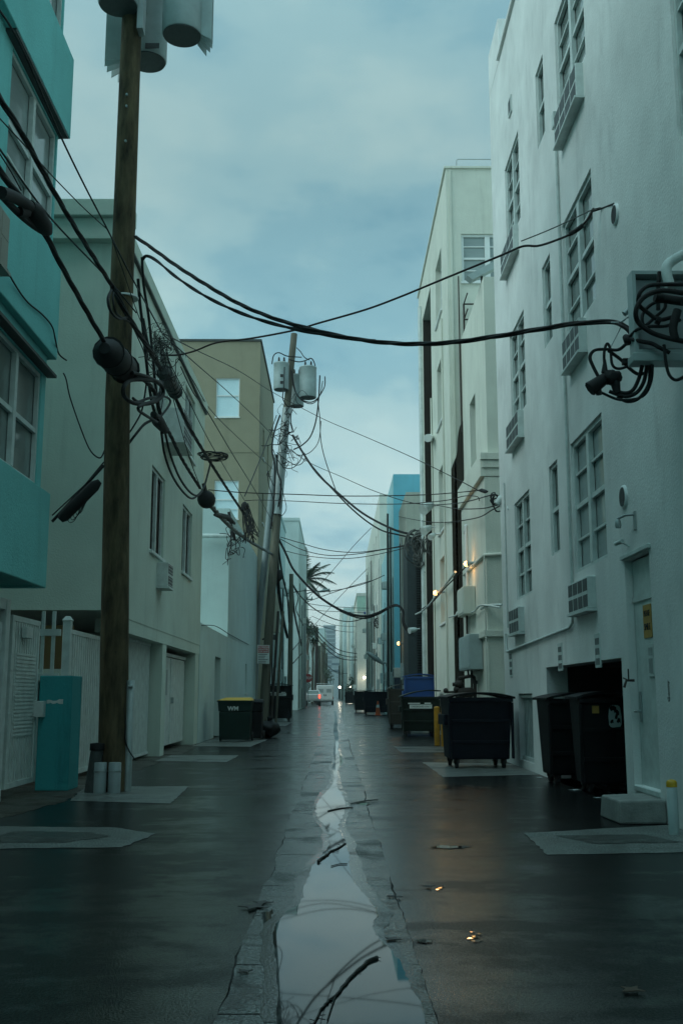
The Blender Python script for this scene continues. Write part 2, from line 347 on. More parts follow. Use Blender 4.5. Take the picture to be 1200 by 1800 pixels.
# ================================================================ GROUND
def wet(name, col, r0, r1, sc, bump, bs, spec=.5, dark=None, stretch=(1, 1, 1), cracks=0., camber=0., big=.08, blotch=.35):
    m = bpy.data.materials.new(name); m.use_nodes = True; t = m.node_tree; b = t.nodes['Principled BSDF']; K = t.links.new; N = t.nodes.new
    c = N('ShaderNodeTexCoord'); mp = N('ShaderNodeMapping'); mp.inputs['Scale'].default_value = stretch; K(c.outputs['Object'], mp.inputs[0])
    n = N('ShaderNodeTexNoise'); n.inputs['Scale'].default_value = sc; n.inputs['Detail'].default_value = 7; n.inputs['Roughness'].default_value = .6; n.inputs['Distortion'].default_value = .3; K(mp.outputs[0], n.inputs['Vector'])
    sp_ = N('ShaderNodeSeparateXYZ'); K(c.outputs['Object'], sp_.inputs[0])
    ab = N('ShaderNodeMath'); ab.operation = 'ABSOLUTE'; K(sp_.outputs[0], ab.inputs[0])
    ma = N('ShaderNodeMath'); ma.operation = 'MULTIPLY_ADD'; K(ab.outputs[0], ma.inputs[0]); ma.inputs[1].default_value = camber   # drier away from the gutter
    r = N('ShaderNodeMapRange'); r.interpolation_type = 'SMOOTHSTEP'; r.inputs[1].default_value = .47; r.inputs[2].default_value = .64; r.inputs[3].default_value = r0; r.inputs[4].default_value = r1; K(ma.outputs[0], r.inputs[0]); K(r.outputs[0], b.inputs['Roughness'])
    rs = N('ShaderNodeMapRange'); rs.interpolation_type = 'SMOOTHSTEP'; rs.inputs[1].default_value = .47; rs.inputs[2].default_value = .62; rs.inputs[3].default_value = spec; rs.inputs[4].default_value = spec*.16; K(ma.outputs[0], rs.inputs[0]); gm = N('ShaderNodeMath'); gm.operation = 'MULTIPLY'; K(rs.outputs[0], gm.inputs[0]); late = gm; K(gm.outputs[0], b.inputs['Specular IOR Level'])
    n2 = N('ShaderNodeTexNoise'); n2.inputs['Scale'].default_value = 2.3; n2.inputs['Detail'].default_value = 8; n2.inputs['Roughness'].default_value = .7; K(c.outputs['Object'], n2.inputs['Vector'])
    mz = N('ShaderNodeMix'); mz.inputs[0].default_value = blotch; K(n.outputs['Fac'], mz.inputs[2]); K(n2.outputs['Fac'], mz.inputs[3]); K(mz.outputs[0], ma.inputs[2])
    q = N('ShaderNodeMapRange'); q.inputs[1].default_value = .3; q.inputs[2].default_value = .7; q.inputs[3].default_value = .6; q.inputs[4].default_value = 1.35; K(n2.outputs['Fac'], q.inputs[0])
    g = N('ShaderNodeTexNoise'); g.inputs['Scale'].default_value = bs; g.inputs['Detail'].default_value = 3; K(c.outputs['Object'], g.inputs['Vector'])
    q2 = N('ShaderNodeMapRange'); q2.inputs[1].default_value = .40; q2.inputs[2].default_value = .66; q2.inputs[3].default_value = .45; q2.inputs[4].default_value = 2.1; K(g.outputs['Fac'], q2.inputs[0])
    q3 = N('ShaderNodeMapRange'); q3.inputs[1].default_value = .38; q3.inputs[2].default_value = .62; q3.inputs[3].default_value = .45; q3.inputs[4].default_value = 1.35; K(g.outputs['Fac'], q3.inputs[0]); K(q3.outputs[0], late.inputs[1])
    mm = N('ShaderNodeMath'); mm.operation = 'MULTIPLY'; K(q.outputs[0], mm.inputs[0]); K(q2.outputs[0], mm.inputs[1])
    v = N('ShaderNodeVectorMath'); v.operation = 'SCALE'; v.inputs[0].default_value = col; K(mm.outputs[0], v.inputs['Scale'])
    last = v.outputs[0]; h = g.outputs['Fac']
    if cracks:
        mp2 = N('ShaderNodeMapping'); mp2.inputs['Scale'].default_value = (.35, 1.0, 1); K(c.outputs['Object'], mp2.inputs[0])
        ad = N('ShaderNodeVectorMath'); ad.operation = 'SCALE'; K(n2.outputs['Color'], ad.inputs[0]); ad.inputs['Scale'].default_value = .5
        a2 = N('ShaderNodeVectorMath'); a2.operation = 'ADD'; K(mp2.outputs[0], a2.inputs[0]); K(ad.outputs[0], a2.inputs[1])
        vo = N('ShaderNodeTexVoronoi'); vo.feature = 'DISTANCE_TO_EDGE'; vo.inputs['Scale'].default_value = 1.15; K(a2.outputs[0], vo.inputs['Vector'])
        z = N('ShaderNodeMapRange'); z.inputs[1].default_value = .0; z.inputs[2].default_value = .028; z.inputs[3].default_value = 1-cracks; z.inputs[4].default_value = 1; K(vo.outputs['Distance'], z.inputs[0])
        v3 = N('ShaderNodeVectorMath'); v3.operation = 'SCALE'; K(last, v3.inputs[0]); K(z.outputs[0], v3.inputs['Scale']); last = v3.outputs[0]
        hh = N('ShaderNodeMath'); hh.operation = 'MULTIPLY'; K(z.outputs[0], hh.inputs[0]); K(g.outputs['Fac'], hh.inputs[1]); h = hh.outputs[0]
    K(last, b.inputs['Base Color'])
    bp = N('ShaderNodeBump'); bp.inputs['Strength'].default_value = bump; bp.inputs['Distance'].default_value = .01; K(h, bp.inputs['Height'])
    b2 = N('ShaderNodeBump'); b2.inputs['Strength'].default_value = big; b2.inputs['Distance'].default_value = .05; K(n.outputs['Fac'], b2.inputs['Height']); K(bp.outputs[0], b2.inputs['Normal'])
    K(b2.outputs[0], b.inputs['Normal'])
    return m
M_GROUND = mat('far_ground', (.05, .055, .05), .8, var=.2)
M_ASPH = wet('wet_asphalt', (.0065, .0075, .0075), .085, .27, .85, .24, 75, .85, stretch=(.5, 1.3, 1), camber=.058, big=.02, blotch=.45)
M_GUT = wet('worn_concrete_gutter', (.075, .08, .076), .16, .45, 1.5, .45, 60, .55, cracks=.85)
M_JOINT = wet('dark_joint_dirt', (.006, .006, .006), .6, .9, 2, .5, 90, .2)
M_PAD = wet('damp_concrete_pad', (.135, .145, .135), .35, .62, 1.1, .25, 60, .35)
M_PADD = wet('dark_patch_asphalt', (.05, .055, .05), .35, .6, 1.4, .3, 80, .4)
M_DIRT = wet('dirty_concrete', (.05, .047, .037), .5, .8, 1.4, .6, 40, .3)
mw = bpy.data.materials.new('still_water'); mw.use_nodes = True; b_ = mw.node_tree.nodes['Principled BSDF']
b_.inputs['Base Color'].default_value = (.012, .016, .016, 1); b_.inputs['Roughness'].default_value = .025; b_.inputs['IOR'].default_value = 1.33; b_.inputs['Specular IOR Level'].default_value = .40
M_WATER = mw
g = MB(); g.poly([(-700, -60, -.02), (700, -60, -.02), (700, 1300, -.02), (-700, 1300, -.02)]); struct(g, 'ground', M_GROUND)
g = MB(); g.poly([(-14, -25, 0), (14, -25, 0), (14, 620, 0), (-14, 620, 0)]); struct(g, 'alley_road', M_ASPH)
def ragged(pts, amp, step, z, seed=1):
    r = random.Random(seed); o = []
    for i, p in enumerate(pts):
        q = pts[(i+1) % len(pts)]; p, q = Vector((p[0], p[1], z)), Vector((q[0], q[1], z)); n = max(1, int((q-p).length/step))
        for k in range(n):
            v = p.lerp(q, k/n)
            if k: v += Vector((r.uniform(-amp, amp), r.uniform(-amp, amp), 0))
            o.append(v)
    return o
# gutter strip down the middle
rr = random.Random(5); ys = []; y = -6.
while y < 330: ys.append(y); y += .09 if y < 24 else (.5 if y < 90 else 5)
def walk(n, amp, hold):                       # slow wander plus a little crumble
    o, v, t = [], 0., 0.
    for i in range(n):
        if i % hold == 0: t = rr.uniform(-amp, amp)
        v += (t-v)*.35; o.append(v+rr.uniform(-amp, amp)*.22)
    return o
wl, wr = walk(len(ys), .030, 9), walk(len(ys), .028, 11); jl, jr = walk(len(ys), .016, 6), walk(len(ys), .016, 8)
mb = MB(); P_ = [(Vector((-.47+a, y, .0025)), Vector((-.47+a-max(0, j), y, .0025)), Vector((.395+b, y, .0025)), Vector((.395+b+max(0, k), y, .0025))) for y, a, b, j, k in zip(ys, wl, wr, jl, jr)]
for p, q in zip(P_, P_[1:]): mb.poly([p[1], p[3], q[3], q[1]])
struct(mb, 'gutter_joint', M_JOINT)
mb = MB(); nx_ = ys[70]; cuts = []; yy = 2.
while yy < 40: cuts.append(yy); yy += rr.uniform(.7, 1.5)
for (p, q, y0_, y1_) in zip(P_, P_[1:], ys, ys[1:]):
    z = Vector((0, 0, .0025))
    hit = [c for c in cuts if y0_ <= c < y1_]
    xs = [p[0].lerp(p[2], k/8) for k in range(9)]; xt = [q[0].lerp(q[2], k/8) for k in range(9)]
    for k in range(8):
        g_ = Vector((0, max(0, rr.uniform(-.008, .02)), 0)) if hit else Vector()
        mb.poly([xs[k]+z+g_, xs[k+1]+z+g_, xt[k+1]+z, xt[k]+z])
struct(mb, 'concrete_gutter', M_GUT)
def flat(name, pts, m, z, amp=.02, step=.09, seed=1):
    mb = MB(); mb.poly(ragged(pts, amp, step, z, seed)); return struct(mb, name, m)
G = lambda px, py: at(px, py, Z=0)
# standing water in the gutter, outline as in the photograph
PL = [(487, 1800), (485, 1702), (480, 1642), (497, 1610), (530, 1585), (537, 1557), (553, 1520), (578, 1486), (577, 1466), (571, 1454), (556, 1436), (558, 1414), (570, 1396), (583, 1381), (587, 1366), (583, 1350), (588, 1338), (586, 1322), (589, 1300), (586, 1284), (588, 1262), (586, 1250)]
PR = [(590, 1250), (592, 1262), (593, 1284), (595, 1300), (594, 1318), (603, 1338), (594, 1350), (594, 1366), (592, 1381), (601, 1396), (607, 1418), (601, 1440), (594, 1458), (607, 1482), (613, 1506), (619, 1546), (645, 1580), (665, 1606), (657, 1622), (661, 1646), (700, 1690), (722, 1742), (747, 1800)]
def puddle(Lp, Rp, name='puddle', z=.0085, seed=2, near=None):
    P = [G(*p) for p in Lp]; Q = [G(*p) for p in Rp]
    if near: P = [Vector(near[0])]+P; Q = Q+[Vector(near[1])]
    r = random.Random(seed); o = []
    S_ = spline(P, 9)+spline(Q, 9)
    for i, p in enumerate(S_):
        k = min(.014, .0013*p.y); o.append(Vector((p.x+r.uniform(-k, k), p.y+r.uniform(-k, k)*2, z)))
    mb = MB(); f = mb.bm.faces.new([mb.v(p) for p in o]); bmesh.ops.triangulate(mb.bm, faces=[f]); return struct(mb, name, M_WATER)
puddle(PL, PR, near=((-.16, 1.5, 0), (.3, 1.5, 0)))
M_MARG = wet('soaked_concrete_margin', (.022, .025, .024), .05, .22, 2.2, .22, 60, .5)
def margin():
    P = spline([G(*p) for p in PL if p[1] > 1300], 5); Q = spline([G(*p) for p in PR if p[1] > 1300], 5); v = .05; o = []
    for side, S_ in ((-1, P), (1, Q)):
        for p in S_: v += (rr.uniform(.015, .13)-v)*.3; k = min(1, 9/p.y); o.append(Vector((max(-.44, min(.37, p.x+side*v*(.5+.5*k))), p.y+rr.uniform(-.01, .01), .0068)))
    mb = MB(); f_ = mb.bm.faces.new([mb.v(p) for p in o]); bmesh.ops.triangulate(mb.bm, faces=[f_]); struct(mb, 'puddle_margin', M_MARG)
margin()
for k, (cx, cy, w, h) in enumerate([(785, 1490, 46, 3), (745, 1656, 18, 3.5), (475, 1615, 18, 14), (640, 1413, 16, 3)]+[(835+dx_, 1648+dy_, w_, h_) for dx_, dy_, w_, h_ in ((0, 0, 8, 2.2), (-9, 3, 6, 1.3), (7, -5, 6, 1.5), (2, 8, 9, 1.6), (-5, -8, 5, 1.0), (10, 5, 5, 1.2))]+[(774+dx_, 1562+dy_, w_, h_) for dx_, dy_, w_, h_ in ((0, 0, 5, 1.3), (-5, 3, 4, .8), (5, -3, 4, .9))]):  # clusters at the lamps' mirror spots are water added to make glints
    pts = []
    for i in range(18):
        a = 2*math.pi*i/18; q = random.uniform(.55, 1.15); pts.append((cx+w*math.cos(a)*q, cy+h*math.sin(a)*q))
    mb = MB(); mb.poly([Vector((p.x, p.y, .006)) for p in (G(*q) for q in pts)]); struct(mb, 'puddle', M_WATER)
# concrete aprons and pads
flat('concrete_pad', [(1.8, 10.41), (1.75, 9.03), (3.39, 9.2), (3.39, 11.05)], M_PAD, .004, .012)
flat('repair_patch', [(2.05, 10.2), (2.3, 9.65), (3.1, 9.75), (2.9, 10.3)], M_PADD, .008, .02)
flat('concrete_pad', [(1.71, 21.2), (1.73, 17.4), (3.39, 17.9), (3.39, 20.6)], M_PAD, .004, .015, seed=3)
flat('concrete_pad', [(1.5, 27.6), (1.5, 24.8), (3.3, 24.8), (3.3, 27.6)], M_PADD, .004, .02, seed=3)
flat('concrete_pad', [(-4.0, 11.0), (-2.2, 10.87), (-1.7, 10.39), (-1.84, 9.48), (-4.2, 9.3)], M_PAD, .004, .02, seed=4)
flat('repair_patch', [(-3.1, 10.55), (-2.35, 10.5), (-2.1, 10.2), (-2.4, 9.75), (-3.3, 9.75)], M_PADD, .008, .03, seed=5)
flat('concrete_pad', [(-3.3, 13.55), (-2.0, 13.21), (-2.1, 15.63), (-3.6, 15.7)], M_PAD, .004, .015, seed=6)
flat('concrete_pad', [(-3.6, 21.6), (-2.13, 21.24), (-2.1, 23.62), (-3.6, 23.7)], M_PAD, .004, .02, seed=7)
flat('concrete_pad', [(-3.7, 27.8), (-2.16, 27.5), (-2.0, 32.0), (-3.7, 32)], M_PAD, .004, .02, seed=8)
flat('concrete_pad', [(-3.6, 46), (-2.1, 46), (-2.1, 53), (-3.6, 53)], M_PAD, .004, .03, seed=9)
flat('dirt_apron', [(-7, 10.9), (-3.56, 11.6), (-3.35, 13.5), (-3.6, 15.9), (-3.75, 19), (-7, 19)], M_DIRT, .0025, .04, seed=10)
flat('dirt_apron', [(-4.2, 19), (-3.45, 19), (-3.4, 24), (-3.6, 29.5), (-4.2, 29.5)], M_DIRT, .0025, .05, seed=11)
# cross street far down the alley
mb = MB(); mb.poly([(-200, 126, .003), (200, 126, .003), (200, 137, .003), (-200, 137, .003)]); struct(mb, 'cross_street', M_ASPH)
# ================================================================ RIGHT SIDE
def acg(f): return 'air conditioners in the white wall'
AG = 'air conditioners sticking out of the white wall'
H = []
near = [(13.05, 14.85, z0, z1, .11) for z0, z1 in ((3.0, 4.88), (6.42, 8.25), (9.92, 11.62))]
far_ = [(18.15, 19.7, z0, z1, .11) for z0, z1 in ((3.05, 4.88), (6.42, 8.2), (9.98, 11.72))]
nar = [(15.78, 16.42, z0, z1, .11) for z0, z1 in ((3.45, 4.88), (6.85, 8.24), (10.35, 11.72))]
edge = [(7.85, 9.66, z0, z1, .11) for z0, z1 in ((6.72, 8.6), (10.0, 11.7), (3.3, 4.9))]
alc = (12.62, 17.15, .0, 1.74, .34); door = (11.32, 12.3, .30, 2.86, .09); grl = (18.45, 19.85, .14, 1.33, .10)
RW, f = building('white_apartment_building', 'tall white rendered apartment building with stacked windows and air conditioners nearest on the right', 'R', 3.4, 15, -50, 21.4, 14.35, M_WHITE, near+far_+nar+edge+[alc, door, grl])
for h in near+edge: window(RW, f, h, M_TRIM2, M_PALEPANE if h[2] < 4 else M_GLASS, 2, (.5,), (.25, .75), .06, .13, sill=False)
for h in far_: window(RW, f, h, M_TRIM2, M_GLASS, 2, (.5,), (.25, .75), .055, .11, sill=False)
for h in nar: window(RW, f, h, M_TRIM2, M_GLASS, 1, (.5,), (), .05, sill=False)
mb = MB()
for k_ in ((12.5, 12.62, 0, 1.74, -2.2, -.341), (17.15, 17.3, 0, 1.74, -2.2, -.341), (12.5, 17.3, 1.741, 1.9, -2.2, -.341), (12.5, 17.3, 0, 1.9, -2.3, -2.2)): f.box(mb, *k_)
mb.build('alcove_shade_lining', M_DARK, RW)  # near-black inner faces put the alcove's shade into the colour
mb = MB()
for u in (13.6, 14.6, 15.7): f.box(mb, u, u+.09, .005, 1.735, -1.3, -1.2)
mb.build('alcove_post', M_BROWN, RW)
dm = MB(); f.box(dm, 11.325, 12.295, .3, 2.84, -.14, -.089); dl = dm.build('door', M_TRIM2, RW)
mb = MB(); f.box(mb, 11.33, 12.29, 2.36, 2.42, -.088, -.07); mb.build('transom_rail', M_TRIM2, dl)
mb = MB(); mb.tube([f(12.18, 1.12, -.08), f(12.18, 1.12, -.01), f(12.06, 1.12, -.01)], .016); f.box(mb, 12.15, 12.22, 1.0, 1.34, -.089, -.075); mb.build('handle', M_GALV, dl)
mb = MB(); f.box(mb, 11.25, 12.38, 2.87, 2.92, -.02, .035, .006); mb.build('door_hood', M_TRIM2, RW)
mb = MB(); f.box(mb, 18.455, 19.845, .14, 1.325, -.13, -.10); gp = mb.build('vent_grille', M_DARK, RW)
mb = MB()
for k in range(9): f.box(mb, 18.5+k*.155, 18.525+k*.155, .2, 1.28, -.099, -.08)
f.box(mb, 18.47, 19.83, 1.26, 1.31, -.099, -.04); f.box(mb, 18.47, 19.83, .15, .21, -.099, -.04); mb.build('bar', M_TRIM2, gp)
# parapet coping, corner tower and control joint
mb = MB(); mb.box((3.34, -50, 14.352), (3.7, 20.03, 14.44), .01); mb.build('coping', M_WHITE, RW)
mb = MB(); mb.box((3.395, 20.04, 14.352), (4.75, 21.4, 15.35), .02); mb.build('roof_tower', M_WHITE, RW)
# kitchen vents and plaques
def vent(u, v, r, lab):
    t = thing('wall_vent', lab, 'vent', f(u, v, 0), 'round vents in the white wall')
    mb = MB(); mb.lathe(f(u, v, 0), [(r*1.18, -.0), (r*1.16, -.025), (r, -.03)], 24, 'X'); mb.build('flange', M_TRIM, t)
    mb = MB(); mb.lathe(f(u, v, 0), [(r, -.028), (r*.97, -.034)], 24, 'X'); d = mb.build('core', M_AC, t)
    mb = MB()
    for k in range(-4, 5):
        z = k*r/5; w = math.sqrt(max(.001, r*r-z*z))*.93; f.box(mb, u-w, u+w, v+z-.003, v+z+.003, .033, .037)
    mb.build('louvre', M_RUST, t)
vent(11.95, 7.05, .112, 'round vent high on the white wall beside the end of the thin cable')
vent(12.16, 3.6, .118, 'round louvred vent low on the white wall above the lamp bracket')
t = thing('square_vent', 'small square vent near the top corner of the white wall', 'vent', f(18.8, 12.6), None)
mb = MB(); f.box(mb, 18.66, 18.96, 12.42, 12.76, -.01, .03, .006); mb.build('flange', M_TRIM2, t)
for k in range(3): mb = MB(); f.box(mb, 18.69+k*.085, 18.755+k*.085, 12.46, 12.72, .028, .033); mb.build('slot', M_AC, t)
VG = 'perforated vent blocks above the bin alcove'
for (u, v, w, hh, lab) in ((13.72, 1.87, .27, .44, 'perforated vent block above the alcove, right under the lowest near air conditioner'), (16.02, 1.87, .30, .42, 'perforated vent block above the left end of the bin alcove, below the conduit'), (20.55, 1.9, .34, .5, 'perforated vent block at the far end of the white wall')):
    t = thing('vent_block', lab, 'vent', f(u, v), VG)
    mb = MB(); f.box(mb, u-w/2, u+w/2, v-hh/2, v+hh/2, -.01, .012, .004); mb.build('plate', M_TRIM2, t)
    mb = MB()
    for r_ in range(3):
        mb = MB()
        for k in range(4):
            a = u-w/2+.03+k*(w-.05)/4; c = v-hh/2+.035+r_*(hh-.05)/3; f.box(mb, a, a+(w-.05)/4-.02, c, c+(hh-.05)/3-.045, .010, .014)
        mb.build('slot', M_AC, t)
# air conditioners
ac(f, 13.22, 14.62, 9.40, 9.90, .11, 'air conditioner under the topmost near window of the white wall', AG)
ac(f, 13.62, 14.66, 5.90, 6.36, .11, 'air conditioner under the middle near window, just above the heavy twisted cable end', AG)
ac(f, 13.7, 14.86, 2.42, 2.84, .11, 'air conditioner low on the white wall above the bin alcove', AG)
ac(f, 18.4, 19.85, 9.48, 9.95, .11, 'air conditioner under the topmost window at the far end of the white wall', AG)
ac(f, 18.45, 19.75, 5.92, 6.40, .11, 'air conditioner under the middle window at the far end of the white wall', AG)
ac(f, 18.98, 20.02, 2.42, 2.88, .11, 'air conditioner low at the far end of the white wall above the barred opening', AG)
# conduits on the wall
cp = [f(14.92, 10.05, .03), f(14.92, 6, .03), f(14.95, 2.5, .03), f(15.0, 2.32, .03), f(15.2, 2.26, .03), f(20.8, 2.14, .03), f(20.9, 2.2, .03), f(20.9, 2.5, .03)]
o = MB().tube(cp, .022, 8).build('wall_conduit', M_TRIM2); tag(o, 'thin painted conduit running down the white wall and along above the alcove', 'conduit')
o = MB().tube([f(20.7, 5.5, .02), f(20.72, 2.6, .02)], .014, 6).build('wall_conduit', M_TRIM2); tag(o, 'short thin vertical conduit at the far corner of the white wall', 'conduit')
mb = MB()
for zc in (9.9,): f.box(mb, 14.85, 14.99, zc, zc+.24, .0, .07, .006)
tag(mb.build('junction_box', M_TRIM2), 'tiny junction box atop the conduit by the topmost near air conditioner', 'junction box')
o = f  # lamp bracket and camera over the door
t = thing('wall_lamp', 'unlit bracket lamp fixed above the recessed door of the white wall', 'lamp', f(11.8, 3.2))
mb = MB(); f.box(mb, 11.72, 11.79, 3.14, 3.36, 0, .02, .004); mb.build('back_plate', M_GALV, t)
mb = MB(); mb.tube([f(11.76, 3.32, .02), f(11.80, 3.32, .1), f(12.0, 3.31, .14)], .014); mb.build('arm', M_GALV, t)
mb = MB(); mb.lathe(f(11.98, 3.2, .14), [(.02, .10), (.032, .09), (.038, .03), (.03, 0)], 14); mb.build('lamp_head', M_GALV, t)
t = thing('security_camera', 'small bullet camera under the bracket lamp on the white wall', 'camera', f(12.1, 3.0))
mb = MB(); mb.tube([f(12.07, 3.0, 0), f(12.1, 3.05, .07)], .010); mb.build('mount', M_TRIM2, t)
mb = MB(); mb.cyl(f(12.05, 3.06, .08), f(12.22, 3.05, .11), .026); mb.build('camera_body', M_TRIM2, t)
t = thing('wall_sign', 'small amber notice on the white door above a pale plate', 'sign', f(11.78, 2.1, -.13))
mb = MB(); f.box(mb, 11.62, 11.92, 1.93, 2.30, -.088, -.078); mb.build('panel', M_AMB, t)
text(t, 'PLEASE', .095, M_INK, f(11.77, 2.2, -.075), (0, -1, 0), (0, 0, 1), sx=.75); text(t, 'SMILE', .11, M_INK, f(11.77, 2.05, -.075), (0, -1, 0), (0, 0, 1), sx=.8)
t = thing('door_plate', 'narrow pale plate below the amber notice on the white door', 'plate', f(11.72, 1.6, -.13))
mb = MB(); f.box(mb, 11.6, 11.8, 1.5, 1.86, -.088, -.076, .004); mb.build('panel', M_TRIM2, t)
mb = MB(); f.box(mb, 11.63, 11.77, 1.54, 1.70, -.077, -.072); f.box(mb, 11.63, 11.77, 1.74, 1.82, -.077, -.072); mb.build('recess', M_GALV, t)
p = f(11.3, 1.3)
tg = thing('graffiti_tag', 'handwritten black tag running upward on the white wall near the right edge', 'graffiti', at(1174, 1216, X=3.395))
text(tg, 'Gonny', .095, M_INK, at(1174, 1215, X=3.396), (0, 0, 1), (0, 1, 0), name='scrawl', sx=.85, depth=.001)
t = thing('hose_tap', 'small wall tap beside the recessed door', 'tap', at(1115, 1195, X=3.4))
mb = MB(); q = at(1114, 1196, X=3.4); mb.tube([q, q+Vector((-.09, 0, 0)), q+Vector((-.12, 0, -.08))], .016); mb.tube([q+Vector((-.07, -.02, 0)), q+Vector((-.07, -.02, .13))], .008); mb.tube([q+Vector((-.07, .2, .03)), q+Vector((-.07, -.02, 0))], .009); mb.build('spout', M_RUST, t)
# electric box near the right edge with coiled cable
EB = thing('electric_box', 'big open grey electric box on the white wall at the right edge', 'electric box', (3.1, 9.9, 4.55))
x0, x1, ya, yb, za, zb = 2.86, 3.395, 9.62, 9.80, 4.52, 5.35
mb = MB(); t_ = .035
mb.box((x0, ya, za), (x0+t_, yb, zb)); mb.box((x0+t_, ya, zb-t_), (x1, yb, zb)); mb.box((x0+t_, ya, za), (x1, yb, za+t_)); mb.box((x0+t_, yb-t_, za+t_), (x1, yb, zb-t_))
mb.build('cabinet', M_TANK, EB)
mb = MB(); mb.box((x0+.06, ya+.08, za+.07), (x1-.02, ya+.1, zb-.07)); mb.build('inner_panel', M_PVC, EB)
mb = MB(); mb.box((x0-.03, ya-.03, za-.09), (x1, yb, za-.003), .01); mb.build('base_ledge', M_TANK, EB)
mb = MB(); mb.tube(spline([(3.4, 9.5, 5.5), (3.22, 9.5, 5.40), (3.15, 9.48, 5.30), (3.17, 9.45, 5.1)]), .05, 10); tag(mb.build('service_pipe', M_TRIM2), 'white bent service pipe above the open electric box', 'pipe')
# concrete step, bollard
t = thing('concrete_step', 'stained concrete block step below the white recessed door', 'step', (3.14, 11.5, 0))
mb = MB(); mb.hexa([(2.90, 11.12, .001), (3.395, 11.12, .001), (3.395, 11.95, .001), (2.88, 11.85, .001)], [(2.92, 11.14, .23), (3.395, 11.14, .24), (3.395, 11.93, .24), (2.9, 11.83, .23)], .02); mb.build('lower_block', M_CONC, t)
mb = MB(); f.box(mb, 11.33, 12.28, .242, .298, -.085, .02, .006); mb.build('threshold', M_TRIM2, t)
def bollard(name, x, y, h, r, m, cap, lab, group=None):
    t = thing(name, lab, 'bollard', (x, y, 0), group)
    mb = MB(); mb.lathe((x, y, 0), [(r, 0), (r, h-.06 if cap else h-.02), (r*.98, h-.01 if not cap else h-.06)], 20); mb.build('post', m, t)
    mb = MB(); mb.lathe((x, y, h-.06 if cap else h-.0099), [(r*1.02, 0), (r*1.02, .04), (r*.8, .06), (r*.2, .07)], 20); mb.build('cap', cap or m, t)
bollard('bollard', 3.2, 10.3, .50, .05, M_TANK, M_YEL, 'short grey bollard with a yellow top at the right edge')
YB = 'yellow bollards beside the bins'
bollard('bollard', 2.69, 28.4, .95, .075, M_YELP, None, 'yellow bollard on the left of the pair, scuffed and slightly shorter', YB)
bollard('bollard', 2.80, 27.6, 1.02, .085, M_YELP, None, 'yellow bollard on the right of the pair next to the navy dumpster', YB)
bollard('bollard', at(663, 1230, Y=150).x, 150, 1.3, .17, M_YELP, None, 'orange yellow post far down the alley on the right', None)
